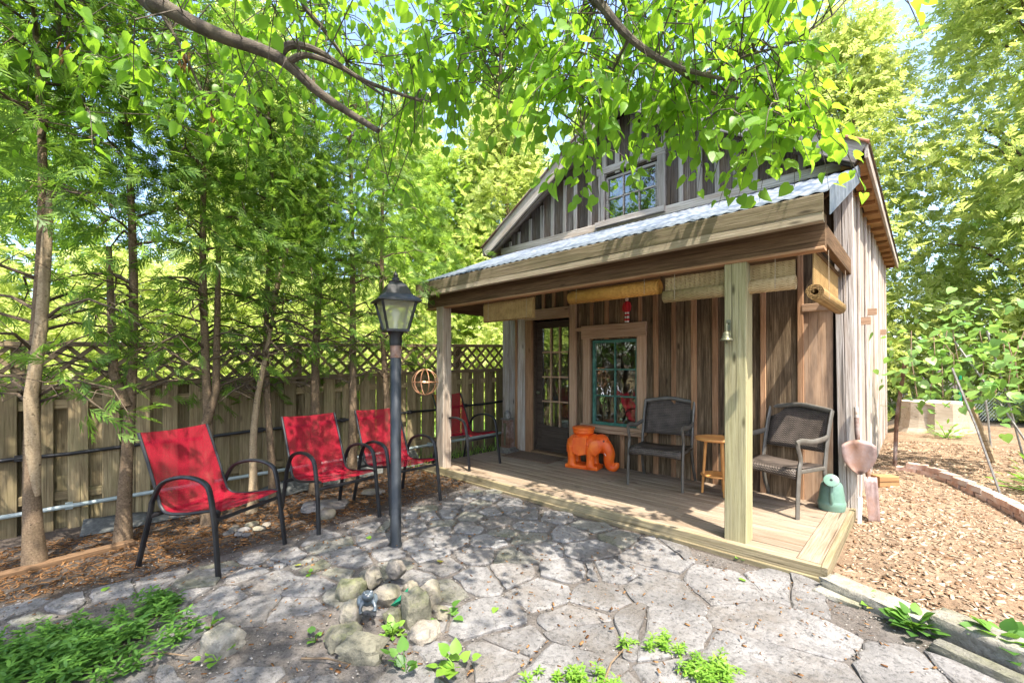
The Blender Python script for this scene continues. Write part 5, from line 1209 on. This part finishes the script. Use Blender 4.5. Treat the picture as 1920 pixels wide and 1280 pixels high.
CH_V = [(-.5, -.5, 0), (.5, -.4, .1), (.5, .5, 0), (-.5, .4, .1), (-.45, -.45, -.25), (.45, -.4, -.15), (.45, .45, -.25), (-.45, .4, -.15)]
CH_F = [(0, 1, 2, 3), (0, 4, 5, 1), (1, 5, 6, 2), (2, 6, 7, 3), (3, 7, 4, 0)]
def scatter(name, label, cat, n, fn, lo, hi, asp, m, keep, shape=(CH_V, CH_F), lift=.01, tilt=.35):
    P_ = []
    while len(P_) < n:
        x, y = fn()
        if keep(x, y): P_.append((x, y, gz(x, y) + lift * rnd.uniform(.3, 1.3)))
    T = np.array(P_); a = rs.uniform(0, 6.28, n); X = np.stack([np.cos(a), np.sin(a), rs.normal(size=n) * tilt * .6], 1)
    A_ = frames(X, np.array([[0, 0, 1.0]]) + rs.normal(size=(n, 3)) * tilt, rs.uniform(lo, hi, n)); A_[:, :, 1] *= asp * rs.uniform(.6, 1.4, n)[:, None]; A_[:, :, 2] *= .25
    o = bulk(name, shape[0], shape[1], A_, T, M[m]); tag(o, label, cat, None, 'stuff')
scatter('wood_chips', 'tan wood chip mulch covering the path beside the shed', 'wood chips', 17000, lambda: (rnd.uniform(.02, 3.4), -1.7 + 7.5 * rnd.random() ** 1.5), .02, .06, .35, 'chip', lambda x, y: (x > .06 or y > 1.7) and y > LINE(x) + .07 and x < 1.2 + .55 * (y + 1.8))
scatter('leaf_litter', 'brown dry litter on the soil under the cedars', 'leaf litter', 7000, lambda: (rnd.uniform(-5.2, -2.9), rnd.uniform(-4.2, .3)), .02, .06, .16, 'litter', lambda x, y: x < -3.35 + .25 * mnoise.noise(V((x * 2, y * 2, 5))) or (dst(x, y, (-2.0, -2.9)) < .5), lift=.012)
scatter('leaf_debris', 'loose twigs and leaf bits scattered in the patio joints', 'leaf litter', 2200, lambda: (rnd.uniform(-3.4, .6), rnd.uniform(-3.7, -.2)), .008, .028, .4, 'litter', lambda x, y: True, lift=.03)
M['grit'] = leafmat('grit', (.10, .09, .08), (.38, .35, .32), (.1, .1, .1), .02, 0.0)
scatter('grit', 'fine loose grit and pebbles lying in the patio joints', 'gravel', 9000, lambda: (rnd.uniform(-3.6, .9), rnd.uniform(-3.7, -.1)), .004, .014, .8, 'grit', lambda x, y: not (x > .1 and y > LINE(x)) , lift=.016)
M['fallen'] = leafmat('fallen_leaf', (.30, .34, .05), (.5, .40, .08), (.3, .3, .05), .2, .02)
for i, (px, py, k) in enumerate(((690, 1014, 1), (823, 1061, 0), (1640, 1150, 0), (200, 1112, 1), (1390, 1095, 1), (560, 1070, 0), (930, 1150, 1))):
    o = obj('fallen_leaf', mesh('fallen_leaf', LEAF_V, LEAF_F, M['fallen' if not k else 'weed2'])); o.location = gp_(px, py, .034); o.scale = (.045,) * 3; o.rotation_euler = (.1, .12, i * 1.9)
    tag(o, ['small green leaf fallen on the stones left of the lamp post', 'yellow leaf fallen on the stones right of the rock pile', 'yellow leaf fallen on the stones near the white edging slab', 'heart shaped green leaf fallen on soil near the ground cover', 'green leaf fallen on the pale stones below the deck post', 'yellow leaf fallen on the stones left of the rock pile', 'green leaf fallen on the stones beyond the broad leaved weed'][i], 'leaf', 'fallen leaves')
for i, (px, py, L_, lab) in enumerate(((340, 1193, .16, 'short bare stick beside the angular boulder'), (300, 1240, .30, 'thin dry twig lying across the ground cover'), (1150, 1262, .26, 'grey branch piece lying in the lime ground cover'), (610, 1250, .25, 'thin twig lying before the green stained rock'))):
    t_ = V(gp_(px, py, .03)); a_ = rnd.uniform(0, 3); o = thing('stick', lab, 'stick', t_, a_); MB().tube([(-L_ / 2, 0, .0), (0, .012, .008), (L_ / 2, -.01, .012)], [.005, .0045, .003], 6).build('twig', M['bark_p' if i == 0 else 'bark_c'], o, True)
BL_V = [(0, -.06, 0), (0, .06, 0), (.6, .04, .0), (.6, -.04, 0), (1, .0, -.05), (1, .005, -.05)]; BL_F = [(0, 1, 2, 3), (3, 2, 5, 4)]
n = 9000; P_ = []
while len(P_) < n:
    x, y = rnd.uniform(-9.5, -4.4), rnd.uniform(-5, 4)
    if fence_side(x, y) < -.12 or (x < -4.42 and y > -.1 and y < 1.6 and fence_side(x, y) > .05): P_.append((x, y, gz(x, y) + .01))
T = np.array(P_); X = rs.normal(size=(n, 3)) * .45; X[:, 2] = 1; A_ = frames(X, unit(n), rs.uniform(.06, .15, n)); o = bulk('grass', BL_V, BL_F, A_, T, M['grass']); tag(o, 'bright lawn grass beyond the fence and beside the deck', 'grass', None, 'stuff')
